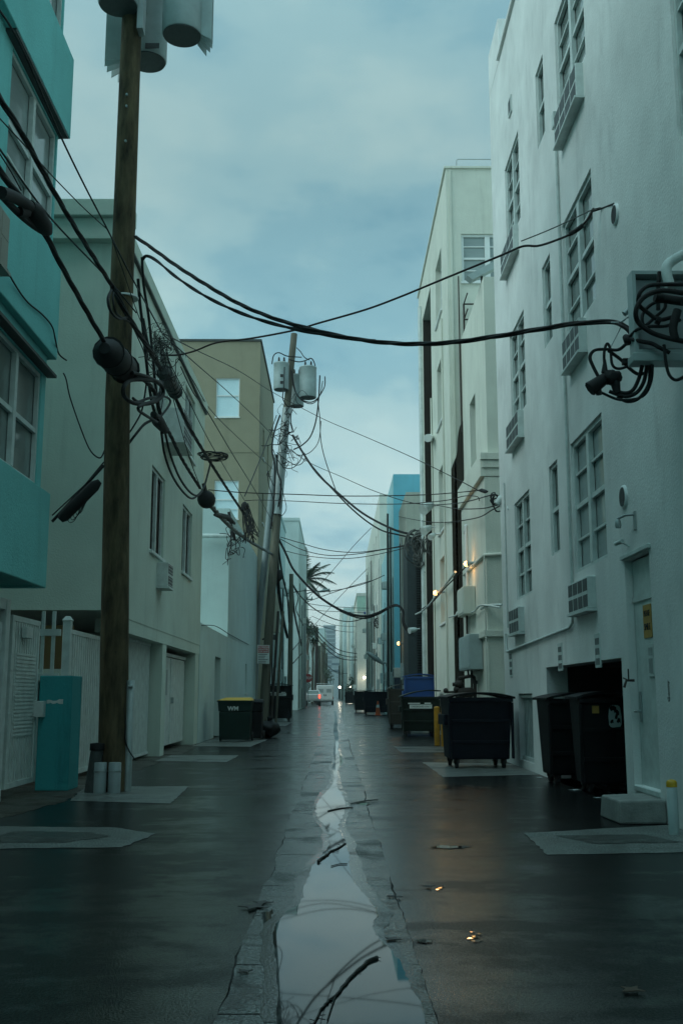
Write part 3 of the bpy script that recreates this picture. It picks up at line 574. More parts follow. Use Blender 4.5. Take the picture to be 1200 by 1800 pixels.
# ---- bins
def dumpster(name, lab, x, y, w, d, h, m, lid, group, tilt=0., lift=.16, slope=0., rot=0., label_plate=False, cat='dumpster', sleeves=True):
    t = thing(name, lab, cat, (0, 0, 0), group)
    fx = .05
    mb = MB(); b = [(-w/2+fx, -d/2+.10, lift), (w/2-fx, -d/2+.10, lift), (w/2-fx, d/2-.08, lift), (-w/2+fx, d/2-.08, lift)]
    tp = [(-w/2, -d/2, h-slope), (w/2, -d/2, h-slope), (w/2, d/2, h), (-w/2, d/2, h)]
    if slope and slope < 0: pass
    mb.hexa(b, tp, .02)
    body = mb.build('body', m, t)
    for zf in (.28, .62): z = lift+(h-lift)*zf; yy = -d/2+.10*(1-zf); mb = MB(); mb.box((-w/2+.04, yy-.022, z-.03), (w/2-.04, yy+.03, z+.03), .008); mb.build('rib', m, body)
    mb = MB()
    mb.box((-w/2-.015, -d/2-.03, h-slope-.08), (w/2+.015, -d/2+.02, h-slope-.01), .008)
    mb.build('rim', m, body)
    for sx in (-1, 1): mb = MB(); mb.box((sx*w/2-.025, -d/2-.02, lift+.02), (sx*w/2+.02, -d/2+.05, h-slope-.09), .006); mb.build('rib', m, body)
    for sx in ((-1, 1) if sleeves else ()): mb = MB(); mb.box((sx*(w/2-.02), -d*.3, lift+(h-lift)*.55), (sx*(w/2+.075), d*.32, lift+(h-lift)*.72), .012); mb.build('lift_sleeve', m, body)
    mb = MB()
    n = 10; up = []; ov = .05
    c = .06+.02*w
    L_ = [(-d/2-ov)+(d+2*ov)*k/n for k in range(n+1)]
    def zt(q, yy): return h-slope*(.5-yy/d)+.012+c*(1-(2*abs(q))**2.2)+tilt*(q+.5)*w
    Q = [-.5+k/n for k in range(n+1)]
    for a, b_2 in zip(Q, Q[1:]):
        A = [(a*(w+.1), -d/2-ov, zt(a, -d/2)), (b_2*(w+.1), -d/2-ov, zt(b_2, -d/2)), (b_2*(w+.1), d/2+ov, zt(b_2, d/2)), (a*(w+.1), d/2+ov, zt(a, d/2))]
        mb.poly(A); B = [Vector(p)-Vector((0, 0, .035)) for p in A]; mb.poly(B[::-1]); mb.poly([A[0], B[0], B[1], A[1]]); mb.poly([A[3], A[2], B[2], B[3]])
    for s_ in (0, -1):
        a = Q[s_]*(w+.1); z1, z2 = zt(Q[s_], -d/2), zt(Q[s_], d/2); mb.poly([(a, -d/2-ov, z1), (a, d/2+ov, z2), (a, d/2+ov, z2-.035), (a, -d/2-ov, z1-.035)])
    mb.build('lid', lid, t)
    for sx in (-1, 1):
        for sy in (-1, 1):
            c0 = Vector((sx*(w/2-.14), sy*(d/2-.2), .085)); wm = MB(); wm.lathe(c0+Vector((-.03, 0, 0)), [(.03, 0), (.085, .004), (.085, .056), (.03, .06)], 14, 'X'); wh = wm.build('wheel', M_RUBB, t)
            fm = MB(); fm.box(c0+Vector((-.05, -.03, 0)), c0+Vector((-.034, .03, lift-.085))); fm.box(c0+Vector((.034, -.03, 0)), c0+Vector((.05, .03, lift-.085))); fm.box(c0+Vector((-.06, -.05, lift-.0849)), c0+Vector((.06, .05, lift-.07))); fm.build('fork', M_RUST, wh)
    if label_plate:
        mb = MB(); z = lift+(h-lift)*.74
        mb.box((-w*.30, -d/2-.004, z-.09), (w*.30, -d/2+.08, z+.035)); mb.box((-w*.34, -d/2-.012, z+.055), (-w*.02, -d/2+.06, z+.09)); mb.box((w*.10, -d/2-.012, z+.055), (w*.27, -d/2+.06, z+.095))
        sl = mb.build('sticker', M_LABEL, t)
        text(sl, label_plate, .07, M_INK, (0, -d/2-.007, z-.028), (1, 0, 0), (0, 0, 1))
    t.location = (x, y, 0); t.rotation_euler.z = rot
    return t
DG = 'dumpsters along the right wall'
dumpster('dumpster', 'big dark navy steel dumpster on wheels standing on a concrete pad', 2.60, 19.9, 1.14, 1.15, 1.26, M_BINN, M_BINK, DG, rot=R_(3))
dumpster('dumpster', 'dark green dumpster with a tilted lid and white sticker behind the yellow bollards', 2.76, 35.2, 1.20, 1.3, 1.25, M_BINGS, M_BINGS, DG, tilt=.16, label_plate='CARDBOARD ONLY')
dumpster('dumpster', 'tall dumpster with a raised bright blue front behind the green one', 2.98, 37.8, 1.06, 1.1, 1.95, M_BINB, M_BINB, DG, cat='dumpster')
dumpster('dumpster', 'brown dumpster with a sloping pale brown lid left of the blue one', 2.56, 43.2, .85, 1.5, 1.55, M_BINO, M_BINO, DG, tilt=.22)
dumpster('dumpster', 'wide dark navy dumpster behind the traffic cone', 2.92, 72.3, 1.95, 1.3, 1.55, M_BINN, M_BINK, DG)
dumpster('dumpster', 'narrow black dumpster left of the wide navy one', 1.98, 84.0, .95, 1.3, 1.6, M_BINK, M_BINK, DG)
dumpster('dumpster', 'small far dumpster beside the orange yellow post', 2.5, 157, 2.1, 1.5, 1.8, M_BINK, M_BINK, DG)
def cart(lab, x, y, w, d, h, m, lid, group, rot=0., lidtilt=0.):
    t = thing('wheelie_bin', lab, 'wheelie bin', (0, 0, 0), group)
    mb = MB(); k = .93
    mb.hexa([(-w/2*k, -d/2*k, .05), (w/2*k, -d/2*k, .05), (w/2*k, d/2*k, .05), (-w/2*k, d/2*k, .05)], [(-w/2*.97, -d/2*.97, h*.72), (w/2*.97, -d/2*.97, h*.72), (w/2*.97, d/2*.97, h*.72), (-w/2*.97, d/2*.97, h*.72)], .03)
    mb.hexa([(-w/2, -d/2, h*.721), (w/2, -d/2, h*.721), (w/2, d/2, h*.721), (-w/2, d/2, h*.721)], [(-w/2*1.05, -d/2*1.05, h-.02), (w/2*1.05, -d/2*1.05, h-.02), (w/2*1.05, d/2*1.05, h-.02), (-w/2*1.05, d/2*1.05, h-.02)], .02)
    mb.box((-w/2*1.1, -d/2*1.1, h-.06), (w/2*1.1, d/2*1.1, h-.019), .012)
    mb.build('body', m, t)
    mb = MB(); z = h-.018
    a = [(-w/2*1.08, -d/2*1.1, z), (w/2*1.08, -d/2*1.1, z), (w/2*1.08, d/2*1.1, z), (-w/2*1.08, d/2*1.1, z)]
    b = [(-w/2*.62, -d/2*.8, z+.075), (w/2*.95, -d/2*.8, z+.075+lidtilt), (w/2*.95, d/2*.85, z+.085+lidtilt), (-w/2*.62, d/2*.85, z+.085)]
    mb.hexa(a, b, .015); mb.build('lid', lid, t)
    for sx in (-1, 1):
        mb = MB(); mb.lathe((sx*(w/2*k+.03)-.03, d/2*.78, .13), [(.03, 0), (.13, .005), (.13, .055), (.03, .06)], 18, 'X'); mb.build('wheel', M_RUBB, t)
    mb = MB(); mb.tube([(-w*.3, d/2*1.06, h-.09), (-w*.3, d/2*1.06+.07, h-.06), (w*.3, d/2*1.06+.07, h-.06), (w*.3, d/2*1.06, h-.09)], .016); mb.build('handle', m, t)
    t.location = (x, y, 0); t.rotation_euler.z = rot
    return t
CG = 'wheelie bins in the alcove'
AB = 'dark bins standing in the alcove'
dumpster('bin', 'tall black bin at the far side of the alcove', 3.68, 16.35, 1.04, .8, 1.25, M_BINK, M_BINK, AB, rot=R_(3), cat='bin', lift=.13, sleeves=False)
c2 = dumpster('bin', 'tall black bin with a torn white sticker at the near side of the alcove', 3.73, 14.75, .86, .8, 1.27, M_BINK, M_BINK, AB, rot=R_(-2), cat='bin', lift=.13, sleeves=False)
_loc = c2.location.copy(); c2.location = (0, 0, 0)
mb = MB(); pts = []; yf = -.40
for i in range(26):
    a = 2*math.pi*i/26; pts.append((.03+.085*math.copysign(abs(math.cos(a))**.35, math.cos(a))*random.uniform(.85, 1.05), yf, 1.02+.145*math.copysign(abs(math.sin(a))**.35, math.sin(a))*random.uniform(.88, 1.05)))
mb.prism(pts, (0, .07, 0)); st = mb.build('sticker', M_LABEL, c2)
for k in range(7):
    cx_, cz_ = .03+random.uniform(-.05, .05), 1.02+random.uniform(-.11, .12)
    mb = MB(); mb.prism([(cx_+math.cos(a)*random.uniform(.01, .035), yf-.004, cz_+math.sin(a)*random.uniform(.015, .06)) for a in [2*math.pi*j/9 for j in range(9)]], (0, .01, 0)); mb.build('torn_spot', M_BINK, st)
mb = MB(); mb.box((-.27, yf-.002, 1.06), (-.18, yf+.06, 1.16)); mb.build('warning_sticker', M_AMB, c2); c2.location = _loc
t = thing('gas_meter', 'rusty gas regulator and pipes standing behind the navy dumpster', 'gas meter', (3.55, 28, 0))
mb = MB(); Y_ = 28.
def g8(px, py, Y=28.): return at(px, py, Y=Y)
mb.tube([g8(808, 1200), g8(808, 1218), Vector((g8(808, 1218).x, 28, 0))], .07, 10); mb.ball(g8(806, 1203), .13, (1, 1, .9)); mb.ball(g8(803, 1212), .1); mb.tube([g8(806, 1203), g8(795, 1203)], .05, 8)
mb.lathe(g8(822, 1217), [(.05, -.3), (.12, -.25), (.13, .1), (.06, .2)], 12, 'X'); mb.tube([g8(801, 1216), g8(780, 1217)], .03, 8); mb.ball(g8(783, 1214), .07)
mb.build('regulator', M_RUST, t)
mb = MB(); mb.tube([g8(806, 1192), g8(830, 1188), g8(832.5, 1190), g8(834, 1200), Vector((g8(834, 1200).x, 28, .0))], .045, 10); mb.cyl(g8(834, 1196), g8(834, 1202), .075); mb.tube([g8(823, 1188), g8(822, 1178)], .025, 6); mb.tube([g8(806, 1192), g8(806, 1203)], .06, 8)
mb.build('gas_pipe', M_RUST, t)
# traffic cone
t = thing('traffic_cone', 'orange traffic cone with a pale collar in front of the wide navy dumpster', 'cone', (2.80, 70.4, 0))
c = Vector((2.80, 70.4, 0))
MB().lathe(c, [(.17, .04), (.05, .92)], 18).build('cone_body', M_ORANGE, t); MB().lathe(c, [(.11, .5), (.085, .68)], 18).build('collar', M_LABEL, t)
MB().box(c+Vector((-.24, -.24, 0)), c+Vector((.24, .24, .04)), .01).build('base', M_ORANGE, t)
# ---------------- cream wing and tall cream block
HW = [(28.3, 29.5, 7.35, 9.6, .25), (28.0, 29.1, 3.6, 5.6, .2)]
CW, fw_ = building('cream_wing', 'lower cream wing of apartments with a stepped cornice beyond the white building', 'R', 3.88, 15, 26.2, 31.1, 12.15, M_BEIGE, HW)
for h in HW: window(CW, fw_, h, M_TRIM, M_GLASS, 1, (.5,), (), .06)
mb = MB(); fc = FC(26.2)
mb.box((3.76, 26.08, 0), (4.9, 26.19, 6.75)); mb.box((3.76, 26.19, 0), (3.875, 31.0, 6.75)); mb.build('plinth_storey', M_BEIGE, CW)
mb = MB(); mb.box((3.66, 25.98, 7.18), (5.2, 26.06, 7.36), .01); mb.box((3.70, 26.02, 6.98), (5.2, 26.07, 7.17), .01); mb.box((3.66, 26.0601, 6.76), (5.2, 26.19, 7.355), .01); mb.box((3.66, 26.1901, 6.76), (3.875, 31.0, 7.355), .01); mb.build('cornice', M_BEIGE, CW)
for zz_, nm in ((2.72, 'string_course'),):
    mb = MB(); mb.box((3.66, 25.99, zz_), (4.9, 26.078, zz_+.16), .01); mb.box((3.66, 26.0781, zz_), (3.758, 31.0, zz_+.16), .01); mb.build(nm, M_BEIGE, CW)
mb = MB(); mb.tube([(3.74, 30.5, 4.75), (3.72, 26.1, 4.75), (3.74, 26.03, 4.75), (4.4, 26.03, 4.78)], .045, 8); mb.tube([(3.7, 26.0, 4.74), (3.7, 26.0, .4)], .02, 6); tag(mb.build('wall_conduit', M_BEIGE), 'painted horizontal conduit round the corner of the cream wing', 'conduit')
tag(MB().tube(spline([(3.72, 29.9, 5.9), (3.72, 29.7, 5.95), (3.72, 29.6, 5.8), (3.72, 29.6, 2.6)]), .05, 8).build('downpipe', M_TRIM), 'white gooseneck pipe beside the dark brown wall patch', 'pipe')
for a, b, z0, z1, pr, m, lab in (((28.2), (29.6), 3.45, 4.2, .32, M_BEIGE, 'upper pale utility box under the lit lamp on the cream wing'), (27.0, 29.3, 1.95, 2.85, .34, M_TANK, 'lower blue grey utility box above the gas pipes')):
    t = thing('utility_box', lab, 'utility box', (3.6, (a+b)/2, z0), 'utility boxes on the cream wing')
    mb = MB(); FR(3.755).box(mb, a, b, z0, z1, .0, pr, .015); mb.build('cabinet', m, t)
    mb = MB(); FR(3.755).box(mb, a+.05, b-.05, z0+.05, z1-.05, pr, pr+.015, .004); mb.build('door', m, t)
    mb = MB(); mb.tube([(3.6, (a+b)/2, z0), (3.6, (a+b)/2, z0-.5)], .03, 6); mb.build('pipe', M_RUST, t)
def lamp(lab, p, out, e, group=None, m=None, r=.075, arm=None, col=(1, .50, .17)):
    t = thing('wall_lamp', lab, 'lamp', p, group)
    p = Vector(p); o_ = Vector(out)
    MB().tube([p+o_*.30, p+o_*.13, p+o_*.03], [.035, .04, r*1.15], 10).build('lamp_holder', M_GALV, t)
    MB().ball(p, r, (1, 1, 1)).build('bulb', m or M_LAMP, t)
    ld = bpy.data.lights.new('lamp_light', 'POINT'); ld.energy = e; ld.color = col; ld.shadow_soft_size = r*1.2
    lo = bpy.data.objects.new('lamp_light', ld); COL.objects.link(lo); lo.parent = t; q = -o_; lo.location = q*.13
    return t
lamp('warm lit lamp on the cream wing above the pale utility box', at(820, 991, X=3.56), (.9, -.4, .1), 10, 'lit lamps on the right walls', r=.085)
lamp('warm lit lamp low on the tall cream block between the two dark strips', at(765.5, 1042, X=3.22), (1, 0, .1), 7, 'lit lamps on the right walls', r=.085)
# tall cream block
HT = [(33.3-.3, 35.0, z0, z0+2.15, .25) for z0 in (14.3-.5+.05, 10.2, 6.6, 3.6)]+[(41.0, 42.0, z, z+1.9, .2) for z in (12.4, 9.0, 5.8)]
slot = (36.95, 40.5, 0, 16.2, 3.0)
cw = [(3.95, 5.6, 14.05, 15.65, .14)]
TB_, ft = building('cream_apartment_block', 'tall cream apartment block with a dark recess beyond the cream wing', 'R', 3.5, 15, 31.2, 42.3, 17.85, M_BEIGE, HT+[slot], cw)
for h in HT: window(TB_, ft, h, M_TRIM, M_GLASS, 1, (.5,), (.25, .75), .07)
window(TB_, FC(31.2), cw[0], M_TRIM, M_PALEPANE, 2, (.5,), (.25, .75), .08, .16)
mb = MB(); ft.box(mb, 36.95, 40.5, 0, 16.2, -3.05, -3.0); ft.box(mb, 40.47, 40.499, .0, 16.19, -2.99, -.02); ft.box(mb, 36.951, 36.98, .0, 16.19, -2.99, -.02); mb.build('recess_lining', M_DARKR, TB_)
mb = MB(); mb.box((3.44, 31.14, 17.852), (15, 42.36, 17.93), .01); mb.build('coping', M_BEIGE, TB_)
tag(MB().tube([(3.9, 31.6, 17.93), (3.9, 31.6, 18.35), (3.95, 31.6, 18.4), (6.5, 31.6, 18.4)], .015, 6).build('roof_rail', M_GALV), 'thin wire rail on the roof edge of the tall cream block', 'rail')
mb = MB(); FC(31.2).box(mb, 3.6, 3.66, 2, 17.8, .0, .04); mb.build('corner_pilaster', M_BEIGE, TB_)
# ragged dark render on the sliver of side wall
cur = spline([(3.502, 0, 8.05), (3.60, 0, 8.3), (3.69, 0, 8.55), (3.72, 0, 9.0), (3.78, 0, 9.35), (3.875, 0, 9.55)], 5)
mb = MB(); mb.prism([Vector((3.502, 31.16, .6)), Vector((3.875, 31.16, .6))]+[Vector((p.x, 31.16, p.z)) for p in cur[::-1]], (0, .038, 0)); mb.build('dark_render_patch', M_DARKR, TB_)
tag(MB().tube([(3.83, 31.12, 12.0), (3.84, 31.12, 9.2)], .025, 6).tube([(3.83, 31.12, 14.2), (3.83, 31.12, 12.0)], .02, 6).build('standpipe', M_RUST), 'dark rusty pipe in the corner between cream wing and tall block', 'pipe')
t = thing('fire_ladder', 'dark iron balcony frame between the cream wing roof and the tall block', 'ladder', (4.0, 30.6, 12.2))
mb = MB()
for x in (3.95, 4.35): mb.cyl((x, 30.9, 12.15), (x, 30.9, 13.2), .03, n=6)
for z in (12.7, 13.2): mb.cyl((3.95, 30.9, z), (4.8, 30.9, z), .025, n=6); mb.cyl((3.95, 30.9, z), (3.95, 30.0, z), .02, n=6)
mb.cyl((3.95, 30.9, 12.2), (4.35, 30.9, 13.2), .02, n=6); mb.build('frame', M_RUST, t)
t = thing('roof_panel', 'tilted grey panel on the near roof corner of the cream wing', 'panel', (4.0, 26.6, 12.3))
mb = MB(); c = at(848, 474, Y=26.6); mb.prism([c+Vector((-.42, 0, -.16)), c+Vector((-.28, 0, -.28)), c+Vector((.42, 0, .1)), c+Vector((.34, 0, .26))], (0, .5, .08)); mb.build('sheet', M_TANK, t)
mb = MB(); mb.cyl((c.x, 26.8, 12.15), (c.x, 26.85, c.z+.02), .03, n=6); mb.build('bracket', M_RUST, t)
# floodlights, cameras on tall block
def flood(px, py, X, lab, s=1., dirv=(-.6, -.6, -.45)):
    p = at(px, py, X=X); d = Vector(dirv).normalized(); t = thing('floodlight', lab, 'floodlight', p, 'unlit floodlights on the cream block')
    MB().tube([p-d*.15*s, p, p+d*.26*s], [.07*s, .12*s, .15*s], 10).build('head', M_TRIM2, t)
    MB().tube([p-d*.1, p+Vector((.25, .1, .05))], .03, 6).build('bracket', M_TRIM, t)
flood(753, 890, 3.1, 'boxy white floodlight across the dark recess of the cream block', 1.25)
flood(752, 929, 3.1, 'round white floodlight below the boxy one', 1.0)
flood(761, 941, 3.15, 'small white floodlight beside the wire tangle', .7)
flood(727, 1107, 3.3, 'white floodlight low beside the louvred shaft', .9, (-.8, -.4, -.2))
tag(MB().tube([at(751, 770, X=3.2), at(757, 770, X=3.45)], .14, 10).build('overflow_pipe', M_TRIM), 'short white pipe stub high across the dark recess', 'pipe')
for px, lab in ((775, 'slim pipe down the tall cream block left of the windows'), (757, 'slim pipe down the tall cream block at the recess edge')):
    a = at(px, 560 if px == 775 else 700, X=3.45); tag(MB().tube([a, (3.45, a.y, 1.0)], .03, 6).build('downpipe', M_BEIGE), lab, 'pipe')
a = at(738, 540, X=3.45); tag(MB().tube([a, (3.45, a.y, .3)], .10, 8).build('downpipe', M_TRIM2), 'wide pale pipe down the far edge of the dark recess', 'pipe')
# ---------------- louvred shaft, grey-beige house, blue house and the rest of the right row
t = thing('louvred_shaft', 'tall dark louvred shaft on a pale base beyond the tall cream block', 'shaft', (3.7, 48, 0))
mb = MB(); mb.box((3.22, 47, 1.75), (5, 50, 8.3)); mb.build('casing', mat('dark_shaft_paint', (.035, .05, .052), .7, var=.2), t)
mb = MB()
for k in range(58): mb.box((3.62, 46.94, 1.9+k*.11), (4.3, 46.998, 1.95+k*.11))
mb.build('louvre', M_DARK, t)
mb = MB(); mb.box((3.19, 46.95, 0), (5.03, 50.03, 1.748)); mb.build('base', M_PALE, t)
HG = [(53, 54.2, 2.2, 4, .2), (54, 55, 5.6, 7.4, .2)]
GB2, fg = building('grey_beige_house', 'low grey beige house with a sloping roofline between the cream block and the blue house', 'R', 3.45, 15, 50.6, 56.5, 11.1, M_TAN, HG)
for h in HG: window(GB2, fg, h, M_TRIM2, M_GLASS, 1, (.5,), (), .07)
lamp('small warm lit lamp on the grey beige house', at(700.5, 1131, X=3.2), (1, 0, 0), 3, 'lit lamps on the right walls', r=.10)
M_PALET = stucco('pale_teal_stucco', (.36, .60, .62), .12)
HB = [(66+k*3.2, 67.2+k*3.2, z, z+1.7, .2) for k in range(2) for z in (3.2, 6.6, 10.2)]
BB, fb = building('blue_house', 'bright blue flat roofed building on the right', 'R', 3.58, 16, 64, 72, 14.8, M_PALET, HB)
for h in HB: window(BB, fb, h, M_TRIM, M_GLASS, 1, (.5,), (), .07, sill=False)
MB().box((3.578, 63.955, 2.36), (16, 63.998, 14.82)).build('blue_wall', M_BLUE, BB)
mb = MB(); mb.box((3.54, 63.95, .0), (5.2, 63.998, 2.35)); mb.build('dark_base', mat('navy_dado', (.02, .03, .05), .7), BB)
b, fb = building('teal_annex', 'low pale teal building between the blue and the white one on the right', 'R', 3.72, 16, 72.02, 83.98, 11.6, M_PALET, [(75, 76.2, 3, 4.6, .2), (79, 80.2, 6.5, 8.2, .2)])
for h in [(75, 76.2, 3, 4.6, .2), (79, 80.2, 6.5, 8.2, .2)]: window(b, fb, h, M_TRIM, M_GLASS, 1, (.5,), (), .07, sill=False)
HP = [(86+k*4.5, 87.4+k*4.5, z, z+1.8, .2) for k in range(7) for z in (3, 6.4, 9.8, 13.2)]
WB, fb = building('white_house', 'white rendered building beyond the blue one with small rooftop rail', 'R', 3.58, 16, 84, 124, 17.4, M_CREAM2, HP)
for h in HP: window(WB, fb, h, M_TRIM, M_GLASS, 1, (.5,), (), .07, sill=False)
rowR = [('mint_house', 'pale mint green building with a grey window facing up the alley', 2.9, 140, 163, 14.3, M_CREAM2), ('cream_house', 'cream house far down the right side', 3.3, 165, 190, 14.5, M_CREAM2), ('pale_house', 'pale blue white house behind the far cream one', 3.1, 192, 222, 17, M_PALE), ('cream_house', 'warm white narrow house deep in the right row', 2.8, 226, 260, 18.5, M_CREAM2), ('pale_house', 'hazy pale house near the far end of the right row', 2.2, 270, 320, 23, M_PALE), ('cream_house', 'hazy cream block closing the right row', 1.6, 330, 420, 27, M_CREAM2)]
for n, lab, x, y0, y1, h, m in rowR:
    hs = [(y0+2+k*6, y0+4+k*6, z, z+1.8, .2) for k in range(int((y1-y0-3)//6)) for z in (3, 6.5, 10)]
    cs = [(x+3.2, x+5.2, h-4, h-2.4, .2)] if n == 'mint_house' else [(x+.8, x+2.0, z, z+1.8, .2) for z in (4, 8)]
    b, fb = building(n, lab, 'R', x, x+14, y0, y1, h, m, hs, cs, group=None)
    for q in hs: window(b, fb, q, M_TRIM, M_GLASS, 1, (.5,), (), .08, sill=False)
    for q in cs: window(b, FC(y0), q, M_TRIM, M_GLASS, 1, (.5,), (), .1, sill=False)
    mb = MB(); mb.box((x-.1, y0-.1, h+.002), (x+14, y1, h+.4)); mb.build('parapet', m, b)
    if n == 'mint_house':
        MB().box((x-.04, y0-.06, h-1.9), (x+14, y0-.002, h)).build('mint_fascia', M_MINT, b)
        mb = MB(); mb.box((x+.9, y0-.25, h-2.4), (x+8, y0-.02, h-2.1)); mb.build('blue_band', M_BINB, b)
lamp('white lit floodlight far down the right side', at(640, 1191, Y=139), (1, .2, 0), 6, None, M_LAMPW, .17, col=(1, .85, .65))
for px, py, Y_, lab in ((597, 1208, 230, 'tiny lit lamp in the far distance, left of two'), (615.5, 1207, 200, 'tiny lit lamp in the far distance, right of two')):
    lamp(lab, at(px, py, Y=Y_), (1, .2, 0), 40, 'tiny lit lamps at the far end', M_LAMPW, .22, col=(1, .85, .65))
for px, py, Y_, lab in ((626, 1118, 170, 'blue triangular awning high on the far right row'), (626, 1155, 172, 'dark blue awning low on the far right row')):
    c = at(px, py, Y=Y_); t = thing('awning', lab, 'awning', c, 'awnings on the far right row')
    MB().prism([c+Vector((-.4, 0, -.3)), c+Vector((.35, 0, -.3)), c+Vector((.35, 0, .35))], (0, 2.5, 0)).build('canvas', M_BINB, t)
    MB().box(c+Vector((.36, 0, -.35)), c+Vector((.9, 2.5, -.28))).build('bracket', M_GALV, t)
# pipes, boxes and air conditioners on the far walls
rd = random.Random(21)
def clutter(x, sgn, y0, y1, n, top, side):
    for k in range(n):
        y = y0+(y1-y0)*(k+rd.uniform(.2, .8))/n; r = rd.uniform(.025, .05); z1 = rd.uniform(.5, .95)*top
        tag(MB().tube([(x+sgn*r, y, .1), (x+sgn*r, y, z1), (x-sgn*.1, y, z1+.15)], r, 6).build('drain_pipe', rd.choice((M_TRIM2, M_GALV, M_TAN, M_RUST))), 'one of the thin vertical drain pipes on the far house walls on the '+side, 'pipe', 'drain pipes on the far walls, '+side)
        if k % 2: y += rd.uniform(.5, 1.5); z = rd.choice((2.2, 5.2, 8.4)); f_ = FR(x) if sgn < 0 else FL(x); t = thing('air_conditioner', 'one of the small air conditioners jutting from the far house walls on the '+side, 'air conditioner', (x, y, z), 'air conditioners on the far walls, '+side); mb = MB(); f_.box(mb, y, y+.8, z, z+.5, -.05, .42, .02); mb.build('casing', M_TRIM2, t); mb = MB(); f_.box(mb, y+.08, y+.72, z+.07, z+.43, .42, .435); mb.build('grille', M_AC, t)
        if k % 3 == 0: z = rd.uniform(1.2, 2.2); f_ = FR(x) if sgn < 0 else FL(x); mb = MB(); f_.box(mb, y+.3, y+.9, z, z+.8, 0, .25, .02); tag(mb.build('meter_box', M_TANK), 'one of the grey meter boxes low on the far house walls on the '+side, 'meter box', 'meter boxes on the far walls, '+side)
for a in ((3.45, -1, 51, 56, 3, 10, 'right'), (3.58, -1, 64.5, 71.5, 4, 14, 'right'), (3.72, -1, 72.5, 83.5, 5, 11, 'right'), (3.58, -1, 85, 123, 12, 16, 'right'), (2.9, -1, 141, 162, 6, 13, 'right'), (3.3, -1, 166, 189, 5, 13, 'right')): clutter(*a)
# ================================================================ LEFT SIDE
TH_ = [(11.75, 13.86, 4.05, 5.62, .10), (11.9, 14.0, 7.42, 9.22, .10), (11.75, 14.0, 10.6, 12.3, .10), (7.6, 9.6, 4.05, 5.62, .1), (7.6, 9.6, 7.42, 9.22, .1)]
TQ, fl = building('turquoise_building', 'turquoise rendered building with jutting bands overhanging the left edge', 'L', -4.0, -14, -50, 14.05, 14.0, M_TURQ, TH_, z0=2.76)
for i, h in enumerate(TH_): window(TQ, fl, h, M_TRIM2, M_PALEPANE if i == 1 else M_GLASS, 2, (.48,), (.25,) if i == 1 else (), .06, .10, sill=False)  # paler pane has the reflected sky and opposite wall put into its colour
mb = MB()
for z0, z1, p in ((2.72, 4.02, .10), (5.93, 7.38, .10), (9.28, 10.55, .14), (12.4, 13.6, .14)): fl.box(mb, -50, 14.2, z0, z1, .001, p, .015); mb.box((-13, 14.0501, z0), (-4.001, 14.2, z1), .0)
mb.build('band', M_TURQ, TQ)
for z in (5.64, 9.24): mb = MB(); fl.box(mb, 11.6, 14.12, z, z+.04, .0, .13); mb.build('window_hood', M_TANKB, TQ)
mb = MB(); mb.box((-13.9, -49, 0), (-5.6, 13.9, 2.755)); mb.build('ground_storey', M_TRIM2, TQ)
t = ac(fl, 9.4, 10.5, 5.68, 6.28, .55, 'pale boxy air conditioner on the turquoise wall at the left edge', None, 4, mat('ac_beige', (.30, .30, .25), .6), core=mat('ac_beige', (.30, .30, .25), .6))
# white gates, fence and turquoise pier
fg_ = FL(-4.2)
def slat_panel(root, u0, u1, v0, v1, n, nm='slat_panel', m=M_TRIM2, f=fg_, fr=.07, sl=.045):
    mb = MB(); f.box(mb, u0, u0+fr, v0, v1, -.03, .03, .006); f.box(mb, u1-fr, u1, v0, v1, -.03, .03, .006); f.box(mb, u0+fr, u1-fr, v1-fr, v1, -.028, .028); f.box(mb, u0+fr, u1-fr, v0, v0+fr, -.028, .028); mb.build('frame', m, root)
    mb = MB(); w = (u1-u0-2*fr)/n
    for k in range(n): a = u0+fr+k*w; f.box(mb, a+w*.16, a+w*.84, v0+fr, v1-fr, -.015, .018)
    return mb.build(nm, m, root)
t = thing('gate', 'white slatted metal gate leaf beside the turquoise pier', 'gate', (-4.2, 14.35, 0), None)
slat_panel(t, 13.72, 15.0, .12, 2.33, 11)
mb = MB(); fg_.box(mb, 13.95, 14.85, .75, 1.85, .019, .026)
for k in range(22): fg_.box(mb, 13.95, 14.85, .77+k*.05, .79+k*.05, .0262, .034)
mb.build('mesh_sheet', M_TRIM2, t)
mb = MB(); fg_.box(mb, 14.86, 15.1, 1.0, 1.22, .0, .16, .01); mb.build('lock_box', M_TRIM2, t)
mb = MB(); fg_.box(mb, 14.1, 14.4, 2.05, 2.2, .03, .1, .01); mb.build('bracket', M_TRIM2, t)
t = thing('gate', 'tall white gate frame cut by the left edge of the photo', 'gate', (-4.2, 12.5, 0), None)
mb = MB(); fg_.box(mb, 13.3, 13.46, 0, 2.5, -.07, .07, .008); fg_.box(mb, 10.5, 13.3, 2.36, 2.5, -.06, .06, .008); mb.build('frame', M_TRIM2, t)
slat_panel(t, 11.9, 13.28, .12, 2.2, 12)
t = thing('fence', 'white vinyl fence panel with post between the turquoise pier and the wooden pole', 'fence', (-4.05, 17.4, 0), None)
ff = FL(-4.08)
mb = MB(); ff.box(mb, 16.1, 16.22, 0, 2.42, -.06, .06, .01); mb.hexa([ff(16.08, 2.421, -.075), ff(16.08, 2.421, .075), ff(16.24, 2.421, .075), ff(16.24, 2.421, -.075)], [ff(16.12, 2.49, -.03), ff(16.12, 2.49, .03), ff(16.2, 2.49, .03), ff(16.2, 2.49, -.03)], .005); mb.build('post', M_TRIM2, t)
slat_panel(t, 16.23, 18.85, .08, 2.30, 17, f=ff)
t = thing('fence', 'short white picket fence with two tall pickets behind the turquoise pier', 'fence', (-4.5, 15.9, 0), None)
fq = FC(15.95)
mb = MB()
